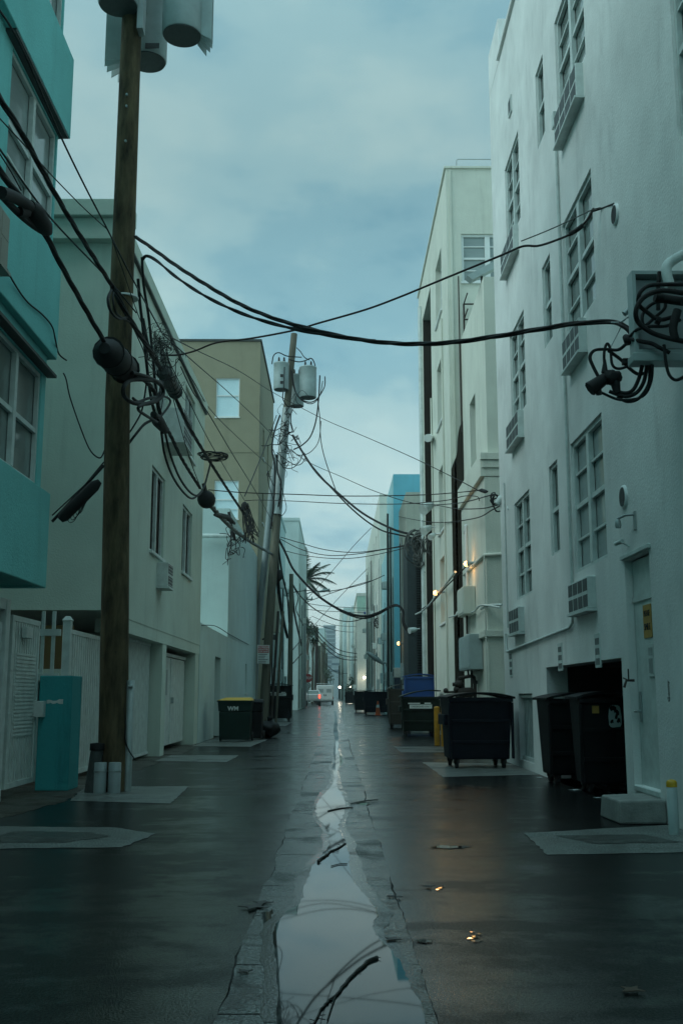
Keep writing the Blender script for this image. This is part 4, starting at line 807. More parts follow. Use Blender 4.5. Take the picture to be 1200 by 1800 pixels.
for x in (-4.42, -4.26): fq.box(mb, x, x+.05, 1.0, 2.55, -.02, .02)
for z in (1.52, 2.18): fq.box(mb, -4.75, -4.13, z, z+.10, -.035, .035)
mb.build('picket', M_TRIM2, t)
mb = MB(); fq.box(mb, -4.75, -4.13, .05, 1.5, -.02, .02); mb.build('lower_panel', M_TRIM2, t)
t = thing('board', 'ochre board behind the white pickets', 'board', (-4.8, 17.2, 1.4)); mb = MB(); mb.box((-5.6, 17.2, 1.72), (-4.25, 17.26, 2.42)); mb.build('panel', M_AMBER2, t); mb = MB(); mb.box((-5.6, 17.19, 1.5), (-4.25, 17.26, 1.715)); mb.build('lower_strip', M_GREY, t)
t = thing('gate_pier', 'turquoise painted masonry gate pier with a pale scuff', 'pier', (-3.88, 15.2, 0))
mb = MB(); mb.box((-4.14, 14.98, 0), (-3.68, 15.55, 1.57), .012); mb.build('shaft', M_TURQL, t)
mb = MB(); mb.box((-3.80, 14.972, .12), (-3.695, 15.0, 1.45), .004); mb.build('fillet', M_TURQL, t)
mb = MB(); pts = [(-4.03+.26*k/9, 14.976, 1.19+random.uniform(-.012, .012)) for k in range(10)]; pts += [(-4.03+.26*k/9, 14.976, 1.235+random.uniform(-.015, .01)) for k in range(9, -1, -1)]; mb.prism(pts, (0, .01, 0)); mb.build('scuff', M_TRIM2, t)
# pale grey-green building
GH = [(21.12, 22.8, 4.2, 5.97, .12), (25.55, 27.25, 4.28, 5.96, .12), (20.85, 22.9, 7.2, 8.75, .14), (25.5, 27.3, 7.35, 9.0, .14)]
GG, fg2 = building('grey_green_building', 'pale grey green building with a projecting roof cap behind the wooden pole', 'L', -3.75, -14, 17.1, 29.4, 9.3, M_GREY, GH, z0=2.66)
for i, h in enumerate(GH):
    if i < 2: window(GG, fg2, h, M_TRIM2, M_BROWN, 2, (), (), .06, .11)
    else: window(GG, fg2, h, M_TRIM2, M_GLASS, 2, (.5,), (), .06, .09)
mb = MB(); mb.box((-14.1, 16.92, 8.98), (-3.60, 17.3, 9.36), .012); mb.box((-14.2, 16.82, 9.361), (-3.50, 17.4, 9.66), .012); mb.build('roof_cap', M_GREY, GG)
mb = MB(); mb.box((-5, 17.41, 9.302), (-3.68, 29.46, 9.58), .01); mb.build('coping', M_GREY, GG)
mb = MB(); mb.box((-3.7499, 17.41, 9.26), (-3.685, 29.44, 9.30)); mb.build('drip_edge', M_TANKB, GG)
mb = MB(); mb.box((-4.3, 18.96, 2.41), (-3.76, 29.4, 2.659)); mb.box((-4.25, 23.22, 0), (-3.77, 23.75, 2.41)); mb.box((-4.3, 28.7, 0), (-3.77, 29.4, 2.41)); mb.box((-13, 29.0, 0), (-4.3, 29.4, 2.659)); mb.box((-8.5, 23.6, 0), (-4.3, 23.75, 2.659)); mb.build('carport_wall', M_GREY, GG)
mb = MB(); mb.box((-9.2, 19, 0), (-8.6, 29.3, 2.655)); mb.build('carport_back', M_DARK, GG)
fp = FL(-4.05)
t = thing('screen_panel', 'white corrugated screen closing the first carport bay beside the wooden pole', 'screen', (-4.05, 21, 0))
mb = MB()
for k in range(42): a = 19.0+k*.1; fp.box(mb, a, a+.05, .12, 2.35, -.02, .015); fp.box(mb, a+.05, a+.1, .12, 2.35, -.02, -.002)
mb.build('sheet', M_TRIM2, t)
mb = MB(); fp.box(mb, 19, 23.2, 2.352, 2.405, -.03, .03); fp.box(mb, 19, 23.2, .06, .118, -.03, .03); mb.build('rail', M_TRIM2, t)
t = thing('garage_gate', 'flush white metal gate closing the second carport bay', 'gate', (-4.0, 26.2, 0))
mb = MB(); fp.box(mb, 24.6, 28.66, .12, 2.2, -.03, .0); mb.build('leaf', M_TRIM2, t)
mb = MB(); fp.box(mb, 24.25, 24.55, .02, 2.38, -.05, .02); fp.box(mb, 24.6, 28.66, 2.22, 2.3, -.04, .03); fp.box(mb, 26.2, 26.24, .14, 2.18, .0, .02); mb.build('frame', M_TRIM2, t)
mb = MB(); fp.box(mb, 25.3, 25.6, 1.3, 1.9, .0, .03, .006); mb.build('mesh_window', M_GALV, t)
mb = MB(); fp.box(mb, 26.35, 26.45, 1.1, 1.25, .0, .07, .01); mb.build('handle', M_GALV, t)
GA = 'air conditioners on the grey green wall'
ac(fg2, 22.3, 23.6, 6.75, 7.5, .45, 'upper air conditioner on a bracket behind the cable tangle on the grey green wall', GA, 2)
ac(fg2, 22.05, 22.7, 3.55, 4.06, .24, 'lower air conditioner under the first brown window of the grey green wall', GA, 1)
# low white building and the olive one
LB, f3 = building('low_white_building', 'low white rendered building between the grey green and the olive building', 'L', -3.75, -12, 36.9, 50.4, 7.85, M_PALE, [(44.5, 45.2, 1.4, 2.6, .2)])
window(LB, f3, (44.5, 45.2, 1.4, 2.6, .2), M_TRIM2, M_GLASS, 1, (.5,), (), .06)
LA, f3b = building('white_annex', 'single storey white annex with a tall doorway beside the wheelie bins', 'L', -3.76, -12, 29.5, 36.89, 3.3, M_PALE, [(33.3, 35.0, 0, 2.5, .35)])
mb = MB(); f3b.box(mb, 33.3, 35.0, 0, 2.5, -.4, -.35); dd = mb.build('door', M_TANK, LA); mb = MB(); f3b.box(mb, 34.75, 34.85, 1.0, 1.15, -.349, -.28); mb.build('handle', M_GALV, dd)
t = thing('wall_mast', 'white pipe arm with a bulb end sticking out of the low white wall', 'pipe', at(358, 943, Y=36.6))
mb = MB(); a, b = at(352, 942, Y=36.6), at(409, 942, Y=36.6); mb.tube([a, b], .085, 10); mb.ball(at(413, 945, Y=36.6), .19); mb.build('arm', M_TRIM2, t)
OH = [(-5.92, -4.76, 14.86, 16.85, .12), (-5.9, -4.72, 9.75, 11.65, .12)]
OA = [(53+k*3.5, 54+k*3.5, z, z+1.6, .2) for k in range(2) for z in (10, 13.4)]
OL, f4 = building('olive_building', 'tall olive tan building with two pale windows on its near wall', 'L', -3.75, -16, 50.5, 61.8, 18.75, M_OLIVE, OA, OH)
f5 = FC(50.5)
window(OL, f5, OH[0], M_TRIM, M_SHADE, 1, (.55,), (), .05); window(OL, f5, OH[1], M_TRIM, M_SHADE, 1, (.5,), (.25,), .05)
for h in OA: window(OL, f4, h, M_TRIM, M_GLASS, 1, (.5,), (), .06)
mb = MB(); mb.box((-16, 50.42, 18.752), (-3.68, 61.8, 18.86), .01); mb.build('coping', M_TANKB, OL)
mb = MB(); f5.box(mb, -16, -3.76, 13.05, 13.10, .0, .03); mb.build('string_course', M_OLIVE, OL)
# far left row
rowL = [('white_building', 'white building behind the leaning pole with small low openings', -3.78, 62, 79, 13.4, M_PALE), ('white_tower_block', 'smooth pale block rising left of the palm tree', -3.32, 95, 121, 17.0, M_PALE), ('pale_house', 'narrow pale building with balconies past the cross street', -4.3, 150, 168, 16.0, M_CREAM2), ('pale_house', 'hazy pale house deep in the left row', -3.8, 185, 215, 12, M_PALE), ('cream_house', 'hazy cream house near the far end of the left row', -3.6, 240, 300, 14.5, M_CREAM2), ('cream_house', 'hazy low block closing the left row', -3.2, 320, 420, 21, M_PALE)]
for n, lab, x, y0, y1, h, m in rowL:
    hs = [(y0+2+k*5, y0+3.2+k*5, z, z+1.7, .25) for k in range(int((y1-y0-3)//5)) for z in ((1.2, 5.0, 8.6) if y0 < 90 else (4, 8))]
    cs = [(x-2.4, x-1.2, z, z+1.8, .2) for z in (5, 9)] if y0 > 140 else []
    b, fb = building(n, lab, 'L', x, x-14, y0, y1, h, m, hs, cs)
    for q in hs: window(b, fb, q, M_TRIM, M_GLASS, 1, (.5,), (), .08, sill=False)
    for q in cs: window(b, FC(y0), q, M_TRIM, M_GLASS, 1, (.5,), (), .08, sill=False)
    mb = MB(); mb.box((x-14, y0-.08, h+.002), (x+.06, y1, h+.3), .02); mb.build('parapet', m, b)
t = thing('utility_cabinet', 'tall tan cabinet high on the wall behind the leaning pole', 'cabinet', at(482, 1110, Y=60))
a, b = at(474, 1044, Y=60), at(491, 1112, Y=60); MB().box((a.x, 59.8, b.z), (b.x, 60.6, a.z), .02).build('casing', M_TAN, t); MB().box((a.x+.06, 59.76, b.z+.1), (b.x-.06, 59.798, a.z-.1)).build('door', M_TAN, t)
for a in ((-3.78, 1, 62.5, 78.5, 7, 12, 'left'), (-3.32, 1, 96, 120, 4, 15, 'left'), (-4.3, 1, 151, 167, 4, 14, 'left')): clutter(*a)
# skyline tower
t = thing('glass_tower', 'distant blue glass tower with stacked floors at the end of the alley', 'tower', at(576, 1200, Y=900))
a, b = at(563, 1099, Y=900), at(589, 1215, Y=900)
MB().box((a.x+3, 900, 0), (b.x, 922, a.z)).build('glazing', M_GLTOWER, t)
mb = MB()
for k in range(20): z = a.z-k*3.6; mb.box((a.x+2.4, 899, z-.9), (b.x+.5, 923, z))
mb.build('floor_slab', M_TOWER, t)
MB().box((a.x-.5, 899.5, 0), (a.x+5.5, 922.5, a.z-6)).build('core_wall', M_TOWER, t)
t = thing('tower_block', 'hazy grey block below the glass tower', 'tower', at(592, 1200, Y=640)); a = at(583, 1150, Y=640); b = at(605, 1210, Y=640)
MB().box((a.x, 640, 0), (b.x, 660, a.z)).build('wall', M_TOWER, t)
mb = MB()
for k in range(8): mb.box((a.x-.1, 639.8, a.z-2.5-k*4), (b.x+.1, 640-.01, a.z-1.2-k*4))
mb.build('window_band', M_GLTOWER, t)
t = thing('tower_block', 'low hazy block filling the far end of the alley', 'tower', at(590, 1215, Y=560)); a = at(570, 1186, Y=560); b = at(640, 1210, Y=560)
MB().box((a.x, 560, 0), (b.x, 580, a.z)).build('wall', M_TOWER, t)
# ================================================================ POLES
pb_, pm_, pt_ = at(195, 1392, Z=0), at(207, 700, Y=14.9), at(236, -70, Y=14.9)
pb_.y = 14.95
t = thing('utility_pole', 'thick brown wooden utility pole standing in front of the white fence on the left', 'utility pole', (pb_.x, pb_.y, 0))
mb = MB(); pp = [pb_.lerp(pm_, k/8) for k in range(8)]+[pm_.lerp(pt_, k/8) for k in range(9)]
mb.tube(pp, [.208-.058*k/16 for k in range(17)], 28); mb.build('shaft', M_WOOD, t)
def on_pole(py):
    best = min(((abs(at(600, py, Y=14.95).z-p.z), p) for k in range(201) for p in [pp[0].lerp(pp[-1], k/200)]), key=lambda q: q[0]); return best[1]
q = on_pole(528); mb = MB(); mb.lathe((q.x, q.y, q.z), [(.193, -.012), (.196, 0), (.193, .012)], 28); mb.build('band', M_TRIM, t)
mb = MB(); q = on_pole(45); mb.box((q.x+.13, q.y-.3, q.z-.3), (q.x+.22, q.y-.08, q.z+1.4)); mb.box((q.x-.1, q.y-.3, q.z+.25), (q.x+.1, q.y-.13, q.z+.4)); mb.tube([Vector((q.x-.45, q.y-.1, q.z+.5)), Vector((q.x+.7, q.y, q.z+.5))], .04, 8); mb.build('bracket', M_GALV, t)
# faint drip: rusty bolts
mb = MB()
for py in (180, 205, 260): q = on_pole(py); mb.cyl((q.x-.02, q.y-.2, q.z), (q.x-.02, q.y-.1, q.z), .018, n=8)
mb.build('bolt', M_GALV, t)
def transformer(lab, c, r, h, group, fins=None, nfin=5, fl_=.17, s=1.):
    c = Vector(c); t = thing('transformer', lab, 'transformer', c, group)
    MB().lathe(c, [(r*.96, .0), (r, .02), (r, h*.5), (r, h-.03), (r*1.03, h-.02), (r*1.03, h)], 32).build('tank', M_TANK, t)
    MB().lathe(c, [(r*.93, -.02), (r*.94, -.002)], 32).build('base_plate', M_TANKB, t)
    MB().lathe(c+Vector((0, 0, h+.001)), [(r*1.03, 0), (r*1.02, .04), (r*.6, .09), (r*.2, .1)], 28).build('lid', M_TANK, t)
    mb = MB()
    for a in (.8, 2.3): mb.lathe(c+Vector((math.cos(a)*r*.5, math.sin(a)*r*.5, h+.06)), [(.05*s, 0), (.07*s, .05*s), (.045*s, .1*s), (.065*s, .15*s), (.04*s, .2*s), (.055*s, .25*s), (.02, .36*s)], 10)
    mb.build('bushing', M_RUST, t)
    if fins is not None:
        mb = MB()
        for k in range(nfin):
            a = fins+(k-(nfin-1)/2)*.24; d = Vector((math.cos(a), math.sin(a), 0)); n = Vector((-d.y, d.x, 0))*.006
            p = c+d*r*.99; q = c+d*(r+fl_)
            mb.hexa([p-n+Vector((0, 0, -.02)), q-n+Vector((0, 0, -.13)), q+n+Vector((0, 0, -.13)), p+n+Vector((0, 0, -.02))], [p-n+Vector((0, 0, h*.75)), q-n+Vector((0, 0, h*.68)), q+n+Vector((0, 0, h*.68)), p+n+Vector((0, 0, h*.75))])
        mb.build('cooling_fin', M_TANK, t)
    return t
TG = 'transformers on the wooden pole'
def tf(lab, px, py, Y, r, fins): transformer(lab, at(px, py, Y=Y), r, 1.15, TG, fins, fl_=.17 if fins is None or fins < 1 else .36)
tf('grey transformer left of the wooden pole cut by the top edge', 208, 8, 14.55, .305, None)
tf('grey transformer right of the wooden pole with cooling fins', 320, 62, 14.9, .31, .3)
tf('grey transformer behind the wooden pole, lowest of the three', 259, 108, 15.5, .31, 3.0)
TGl = bpy.data.objects
mb = MB(); c = at(267, 80, Y=15.17); mb.box(c+Vector((-.1, -.006, -.05)), c+Vector((.12, .0, .04))); tag(mb.build('rating_plate', M_TANKB), 'small dark rating plate on the lowest transformer', 'plate')
# pipes and posts at the foot of the wooden pole
PG = 'pale conduit stubs strapped to the foot of the wooden pole'
for px, lx, lab in ((181, -.01, 'left of two short pale conduit stubs at the foot of the wooden pole'), (206, -.03, 'right of two short pale conduit stubs at the foot of the wooden pole')):
    b = at(px, 1392, Z=0); t = thing('conduit_stub', lab, 'conduit', (b.x, 14.62, 0), PG); b.y = 14.62
    MB().lathe(b, [(.085, 0), (.085, .40), (.07, .405)], 18).build('pipe', M_PVC, t); MB().lathe(b+Vector((0, 0, .28)), [(.089, 0), (.089, .02)], 18).build('strap', M_GALV, t)
b = at(155, 1396, Z=0); t = thing('conduit_stub', 'dark stub with a black cap left of the wooden pole foot', 'conduit', (b.x, 14.7, 0)); b.y = 14.7
MB().tube([b, b+Vector((.05, 0, .56))], [.10, .085], 14).build('pipe', M_TANKB, t); MB().lathe(b+Vector((.05, 0, .561)), [(.1, 0), (.1, .09), (.02, .1)], 14).build('cap', M_BINK, t)
b = at(224, 1391, Z=0); t = thing('steel_post', 'grey steel pipe post standing right of the wooden pole', 'post', (b.x, 14.9, 0)); b.y = 14.9
MB().lathe(b, [(.055, 0), (.055, 1.5), (.03, 1.505)], 16).build('post', M_GALV, t); MB().cyl(b+Vector((-.02, -.06, 1.42)), b+Vector((.04, -.06, 1.42)), .02, n=8).build('bolt', M_GALV, t)
tag(MB().tube(spline([(b.x-.2, 14.75, 1.9), (b.x-.12, 14.8, 1.35), (b.x-.05, 14.84, .95), (b.x-.04, 14.83, .7), (b.x+.02, 14.83, .55), (b.x+.12, 14.8, .42)]), .010, 6).build('cable', M_CABLE), 'thin black wire hanging from the steel post at the wooden pole', 'cable')
b = at(345, 1306, Z=0); bollard('post', b.x, b.y, .85, .07, M_TANK, None, 'short leaning grey post at the end of the garage gate')
# leaning pole with its conduits
lb, lt = at(463, 1272, Z=0), at(517, 587, Y=50.5)
t = thing('utility_pole', 'leaning grey utility pole carrying three transformers beside the olive building', 'utility pole', (lb.x, lb.y, 0))
lp = [lb.lerp(lt, k/12) for k in range(13)]; lp = [p+Vector((-.25*math.sin(math.pi*k/12)*.5, 0, 0)) for k, p in enumerate(lp)]
MB().tube(lp, [.225-.065*k/12 for k in range(13)], 18).build('shaft', M_WOODG, t)
MB().tube([lp[6].lerp(lp[7], .2)+Vector((-.03, -.06, 0)), lp[7]+Vector((-.02, -.06, 0)), lp[9]+Vector((-.0, -.05, 0)), lp[9].lerp(lp[10], .55)+Vector((0, -.05, 0))], [.25, .24, .215, .2], 14).build('metal_sleeve', M_GALV, t)
cpts = [at(445, 1262, Y=51.2), at(450, 1150, Y=51), at(458, 1060, Y=50.7), at(468, 960, Y=50.4), at(477, 870, Y=50.2), at(486, 800, Y=50.2)]
tag(MB().tube(spline(cpts, 4), .16, 12).build('cable_riser', M_PVC), 'fat grey plastic riser pipe running up beside the leaning pole', 'pipe')
for k, (dx, m, lab) in enumerate(((.36, M_RUST, 'dark thin riser pipe right of the leaning pole foot'), (.58, M_WOODG, 'pale thin riser pipe right of the leaning pole foot'))):
    b = lb+Vector((dx, -.1, 0)); tag(MB().tube([b, b+Vector((.28, 0, 5.2))], .06, 8).build('riser_pipe', m), lab, 'pipe')
TG2 = 'transformers on the leaning pole'
transformer('left transformer on the leaning pole with dark markings', at(494, 685, Y=49.9), .37, 1.30, TG2)
transformer('right transformer on the leaning pole', at(541, 699, Y=50.0), .42, 1.50, TG2)
transformer('rear transformer on the leaning pole half hidden by the shaft', at(521, 714, Y=51.1), .37, 1.55, TG2)
for py in (660, 672): c = at(495, py, Y=49.5); tag(MB().box(c+Vector((-.07, 0, -.07)), c+Vector((.08, .02, .07))).build('marking', M_INK), 'small dark marking plate on the left leaning pole transformer, '+('upper' if py == 660 else 'lower'), 'plate')
t = thing('parking_sign', 'red and white no parking sign on the leaning pole', 'sign', at(463, 1168, Y=49.45))
MB().box((at(463, 1140, Y=49.45).x-.03, 49.451, at(463, 1166, Y=49.45).z), (at(463, 1140, Y=49.45).x+.03, 49.68, at(463, 1136, Y=49.45).z)).build('bracket', M_GALV, t)
a, b = at(452.5, 1134, Y=49.45), at(473.5, 1167, Y=49.45); cx_ = (a.x+b.x)/2
MB().box((a.x, 49.43, b.z), (b.x, 49.45, a.z), .006).build('panel', M_LABEL, t)
zs = a.z-(a.z-b.z)*.42; MB().box((a.x+.03, 49.42, zs), (b.x-.03, 49.431, a.z-.03)).build('red_field', M_RED, t)
for k, s_ in enumerate(('NO PARKING', 'VIOLATORS', 'TOW AWAY')): text(t, s_, .115, M_LABEL, (cx_, 49.416, a.z-.10-k*.105), (1, 0, 0), (0, 0, 1), sx=.72, bold=.003)
mb = MB()
for k in range(6): z = zs-.07-k*.078; mb.box((a.x+.05, 49.422, z-.012), (b.x-.05-random.uniform(0, .18), 49.4295, z+.012))
mb.build('fine_print', M_INK, t)
c = at(479, 1120, Y=51); t = thing('floodlight', 'dark boxy floodlight on an arm beside the leaning pole', 'floodlight', c)
MB().hexa([c+Vector((-.28, -.25, -.08)), c+Vector((.22, -.25, -.14)), c+Vector((.22, .2, -.14)), c+Vector((-.28, .2, -.08))], [c+Vector((-.1, -.15, .14)), c+Vector((.26, -.15, .1)), c+Vector((.26, .15, .1)), c+Vector((-.1, .15, .14))], .02).build('head', M_TANKB, t)
MB().tube([c+Vector((-.2, .1, 0)), c+Vector((-.5, .2, -.1))], .04, 6).build('arm', M_RUST, t)
# poles further down
def pole(lab, px0, py0, px1, py1, Y, r, m, group=None, arm=False):
    a, b = at(px0, py0, Y=Y), at(px1, py1, Y=Y); a.z = 0
    t = thing('utility_pole', lab, 'utility pole', a, group); MB().tube([a, a.lerp(b, .5), b], [r*1.15, r, r*.85], 12).build('shaft', m, t)
    if arm:
        MB().box(b+Vector((-.9, -.06, -1.2)), b+Vector((.9, .06, -1.06))).build('crossarm', m, t)
        mb = MB()
        for k in (-.8, -.3, .3, .8): mb.lathe(b+Vector((k, 0, -1.06)), [(.05, 0), (.08, .06), (.04, .12), (.06, .18), (.02, .24)], 8)
        mb.build('insulator', M_GALV, t)
    return t
pole('dark weathered pole just beyond the leaning pole', 509, 1250, 512, 1009, 72, .17, M_WOODG)
pole('pale pole beside the stop sign', 533, 1243, 535, 1035, 112, .27, M_PVC, arm=True)
pole('slim dark pole right of the stop sign beyond the cross street', 555, 1230, 557, 1102, 175, .28, mat('dark_pole', (.04, .03, .025), .8), arm=False)
for k, (px, py, Y) in enumerate(((561, 1135, 200), (566, 1130, 225), (570, 1128, 255), (574, 1148, 290))):
    pole('far utility pole of a thin dark row, number of poles from the stop sign: '+('second', 'third', 'fourth', 'fifth')[k], px, 1228, px, py, Y, .30, M_WOODG, 'far poles on the left', arm=k % 2 == 0)
for k, (px, py, Y) in enumerate(((602, 1155, 300), (596, 1170, 380))): pole('thin far pole on the right row, '+('nearer' if k == 0 else 'farther')+' of two', px, 1226, px, py, Y, .26, M_WOODG, 'far poles on the right')
pole('black metal pole standing against the blue building', 682, 1235, 681, 903, 66, .075, mat('black_pole', (.012, .016, .016), .5))
# brackets of overhead street lamps
def street_lamp(lab, a, b, m=M_GALV):
    t = thing('street_lamp', lab, 'street lamp', a, 'unlit street lamp arms'); a, b = Vector(a), Vector(b)
    MB().tube(spline([a, a.lerp(b, .4)+Vector((0, 0, .15)), b]), .06, 8).build('arm', m, t); d = (b-a).normalized()
    MB().tube([b-d*.1, b+d*.5, b+d*1.1], [.08, .18, .1], 8).build('lamp_head', m, t); MB().cyl(b+d*.4+Vector((0, 0, .1)), b+d*.4+Vector((0, 0, .4)), .06, n=8).build('photocell', m, t)
street_lamp('street lamp arm reaching right from the pale pole below the palm', at(535, 1046, Y=112), at(562, 1040, Y=112))
street_lamp('street lamp arm on the black pole against the white house', at(681, 1172, Y=66), at(671, 1165, Y=66))
# ================================================================ SIGNS, VEHICLES
t = thing('stop_sign', 'red octagonal stop sign on a thin post beyond the pale pole', 'sign', (at(541, 1238, Y=122).x, 122, 0))
c = at(541.5, 1192, Y=122); R8 = .50
MB().prism([c+Vector((R8*math.cos(math.pi/8+k*math.pi/4), 0, R8*math.sin(math.pi/8+k*math.pi/4))) for k in range(8)], (0, .03, 0)).build('plate', M_RED, t)
text(t, 'STOP', .42, M_LABEL, c+Vector((0, -.02, 0)), (1, 0, 0), (0, 0, 1), sx=.85, bold=.006)
c2_ = at(541, 1205, Y=122); MB().prism([c2_+Vector((.36*math.cos(k*math.pi/10), .01, .36*math.sin(k*math.pi/10))) for k in range(20)], (0, .02, 0)).build('turn_plate', M_LABEL, t)
mb = MB(); mb.tube([c2_+Vector((.30*math.cos(k*math.pi/10), 0, .30*math.sin(k*math.pi/10))) for k in range(21)], .03, 5); mb.tube([c2_+Vector((.08, -.01, -.2)), c2_+Vector((.08, -.01, .05)), c2_+Vector((-.15, -.01, .1))], .035, 5); mb.build('turn_symbol', M_INK, t)
MB().cyl((c.x, 122.06, 0), (c.x, 122.06, c.z+.5), .04, n=8).build('post', M_GALV, t)
def wheel(root, c, r, w, m=M_RUBB):
    c = Vector(c); o = MB().lathe(c-Vector((w/2, 0, 0)), [(r*.7, 0), (r, .03), (r, w-.03), (r*.7, w)], 20, 'X').build('wheel', m, root); MB().lathe(c-Vector((w/2+.01, 0, 0)), [(r*.55, 0), (r*.5, w+.02)], 14, 'X').build('rim', M_GALV, o)
px_, Yp = at(549, 1240, Y=130).x, 130.
t = thing('pickup_truck', 'white pickup truck with its red tail light lit, seen from behind', 'pickup truck', (px_, Yp, 0))
w = 1.95
MB().box((px_-w/2, Yp, .62), (px_+w/2, Yp+5.3, 1.42), .08).build('body', M_CARW, t)
MB().box((px_-w/2+.1, Yp-.04, .8), (px_+w/2-.22, Yp-.005, 1.36), .02).build('tailgate', M_CARW, t)
MB().hexa([(px_-w/2+.06, Yp+2.2, 1.421), (px_+w/2-.06, Yp+2.2, 1.421), (px_+w/2-.06, Yp+4.2, 1.421), (px_-w/2+.06, Yp+4.2, 1.421)], [(px_-w/2+.18, Yp+2.4, 1.92), (px_+w/2-.18, Yp+2.4, 1.92), (px_+w/2-.18, Yp+3.7, 1.92), (px_-w/2+.18, Yp+3.7, 1.92)], .05).build('cab', M_CARW, t)
MB().hexa([(px_-.75, Yp+2.2, 1.48), (px_+.75, Yp+2.2, 1.48), (px_+.75, Yp+2.24, 1.48), (px_-.75, Yp+2.24, 1.48)], [(px_-.68, Yp+2.34, 1.86), (px_+.68, Yp+2.34, 1.86), (px_+.68, Yp+2.38, 1.86), (px_-.68, Yp+2.38, 1.86)]).build('rear_window', M_GLASS, t)
for sx in (-1, 1): MB().box((px_+sx*(w/2-.2)-.02, Yp-.06, .95), (px_+sx*(w/2-.02), Yp-.002, 1.38), .02).build('tail_light', M_TAIL, t)
MB().box((px_-w/2+.03, Yp-.14, .5), (px_+w/2-.03, Yp-.01, .66), .03).build('bumper', M_TANKB, t); MB().box((px_-.25, Yp-.15, .52), (px_+.1, Yp-.1411, .64)).build('licence_plate', M_LABEL, t)
for sx in (-1, 1):
    for yy in (1.0, 4.2): wheel(t, (px_+sx*(w/2-.14), Yp+yy, .36), .38, .26)
vx, vy = at(571, 1236, Y=146).x, 146.
t = thing('delivery_van', 'white delivery van with a roof bar seen from behind, right of the pickup truck', 'van', (vx, vy, 0)); w = 2.35
MB().box((vx-w/2, vy, .55), (vx+w/2, vy+5, 2.65), .12).build('body', M_CARW, t)
for sx in (-1, 1): d = MB().box((vx+sx*.03, vy-.03, .75), (vx+sx*(w/2-.12), vy-.004, 2.3), .015).build('rear_door', M_CARW, t); MB().box((vx+sx*.2, vy-.045, 1.65), (vx+sx*(w/2-.3), vy-.0305, 2.15)).build('window', M_GALV, d); MB().box((vx+sx*.07, vy-.06, 1.2), (vx+sx*.16, vy-.0305, 1.4)).build('handle', M_INK, d)
MB().tube([(vx-w/2, vy+.4, 2.66), (vx-w/2, vy+.4, 2.85), (vx+w/2, vy+.4, 2.85), (vx+w/2, vy+.4, 2.66)], .04, 6).build('roof_bar', M_GALV, t)
for sx in (-1, 1): MB().box((vx+sx*(w/2-.1)-.07, vy-.02, .8), (vx+sx*(w/2-.1)+.07, vy-.003, 1.1)).build('tail_light', M_RED, t)
MB().box((vx-w/2+.05, vy-.2, .42), (vx+w/2-.05, vy-.01, .56), .02).build('bumper', M_TANKB, t)
for sx in (-1, 1):
    for yy in (.8, 4.2): wheel(t, (vx+sx*(w/2-.15), vy+yy, .38), .4, .28)
# small figures of traffic lamps far down are part of the lamps above
# ================================================================ LEFT BINS
cg = 'wheelie bins by the white annex'
k1 = cart('dark green wheelie bin with a yellow lid and white lettering beside the white annex', -2.86, 30.9, .92, .8, 1.17, M_BING, M_YEL, cg)
tx = text(k1, 'WM', .17, M_LABEL, (-2.90, 30.9-.425, .92), (1, 0, 0), (0, 0, 1), bold=.006)
# the bin was moved to its place, so its lettering is already placed in the world
cart('black wheelie bin tucked behind the yellow lidded one', -2.40, 31.9, .50, .7, 1.12, M_BINK, M_BINK, cg)
dumpster('dumpster', 'black dumpster with a pale sticker at the foot of the leaning pole', -2.82, 54.0, 1.25, 1.2, 1.78, M_BINK, M_BINK, None, label_plate='CARDBOARD')
t = thing('rubbish_bag', 'slumped black rubbish bag right of the black wheelie bin', 'rubbish bag', (-2.0, 33, 0)); MB().ball((-2.05, 33.5, .26), .33, (1, 1, .8), .12, 3).build('bag', M_BINK, t); MB().tube([(-2.05, 33.5, .5), (-2.03, 33.5, .62)], [.06, .1], 8).build('knot', M_BINK, t)
# ================================================================ PLANTS
def frond(mb, c, d, L_, droop, n=26, w=.5):
    d = Vector(d).normalized(); side = d.cross(Vector((0, 0, 1))); side = side.normalized() if side.length > .1 else Vector((1, 0, 0)); P = []
    for k in range(n+1):
        s = k/n; P.append(Vector(c)+d*L_*s+Vector((0, 0, -droop*L_*s*s)))
    mb.tube(P, [.05*(1-.8*k/n) for k in range(n+1)], 4)
    for k in range(2, n+1):
        s = k/n; ll = w*math.sin(math.pi*min(1, .15+s*.8))*random.uniform(.8, 1.1); tg = (P[k]-P[k-1]).normalized()
        for sg in (-1, 1):
            tip = P[k]+side*sg*ll*.75+tg*ll*.6+Vector((0, 0, -ll*.45*random.uniform(.6, 1.2))); e = tg*.07; mb.poly([P[k]-e, P[k]+e, tip+e*.2])
pc = at(537, 1020, Y=127)
t = thing('palm_tree', 'palm tree with fronds showing past the edge of the pale block', 'palm tree', (pc.x, 127, 0))
MB().tube([(pc.x-.3, 127, 0), (pc.x-.1, 127, pc.z*.5), (pc.x, 127, pc.z)], [.24, .2, .16], 12).build('trunk', M_TRUNK, t)
mb = MB()
for d, L_, dr in (((.0, -.1, 1), 4.2, .05), ((.5, 0, .60), 4.6, .34), ((.85, .2, .40), 4.2, .5), ((.7, -.1, .55), 4.4, .42), ((-.6, 0, .6), 3.3, .4), ((.2, .5, .8), 3.2, .3), ((.15, -.5, .2), 2.6, .7), ((-.5, -.4, .2), 2.8, .7), ((.6, .3, .15), 3.4, .6), ((.4, -.3, .75), 3.8, .3), ((.9, 0, .1), 3.0, .55), ((.3, -.2, -.1), 2.2, .6), ((-.2, -.1, -.3), 2.2, .5)): frond(mb, pc, d, L_, dr, n=40, w=1.05)
mb.build('crown', M_LEAF, t)
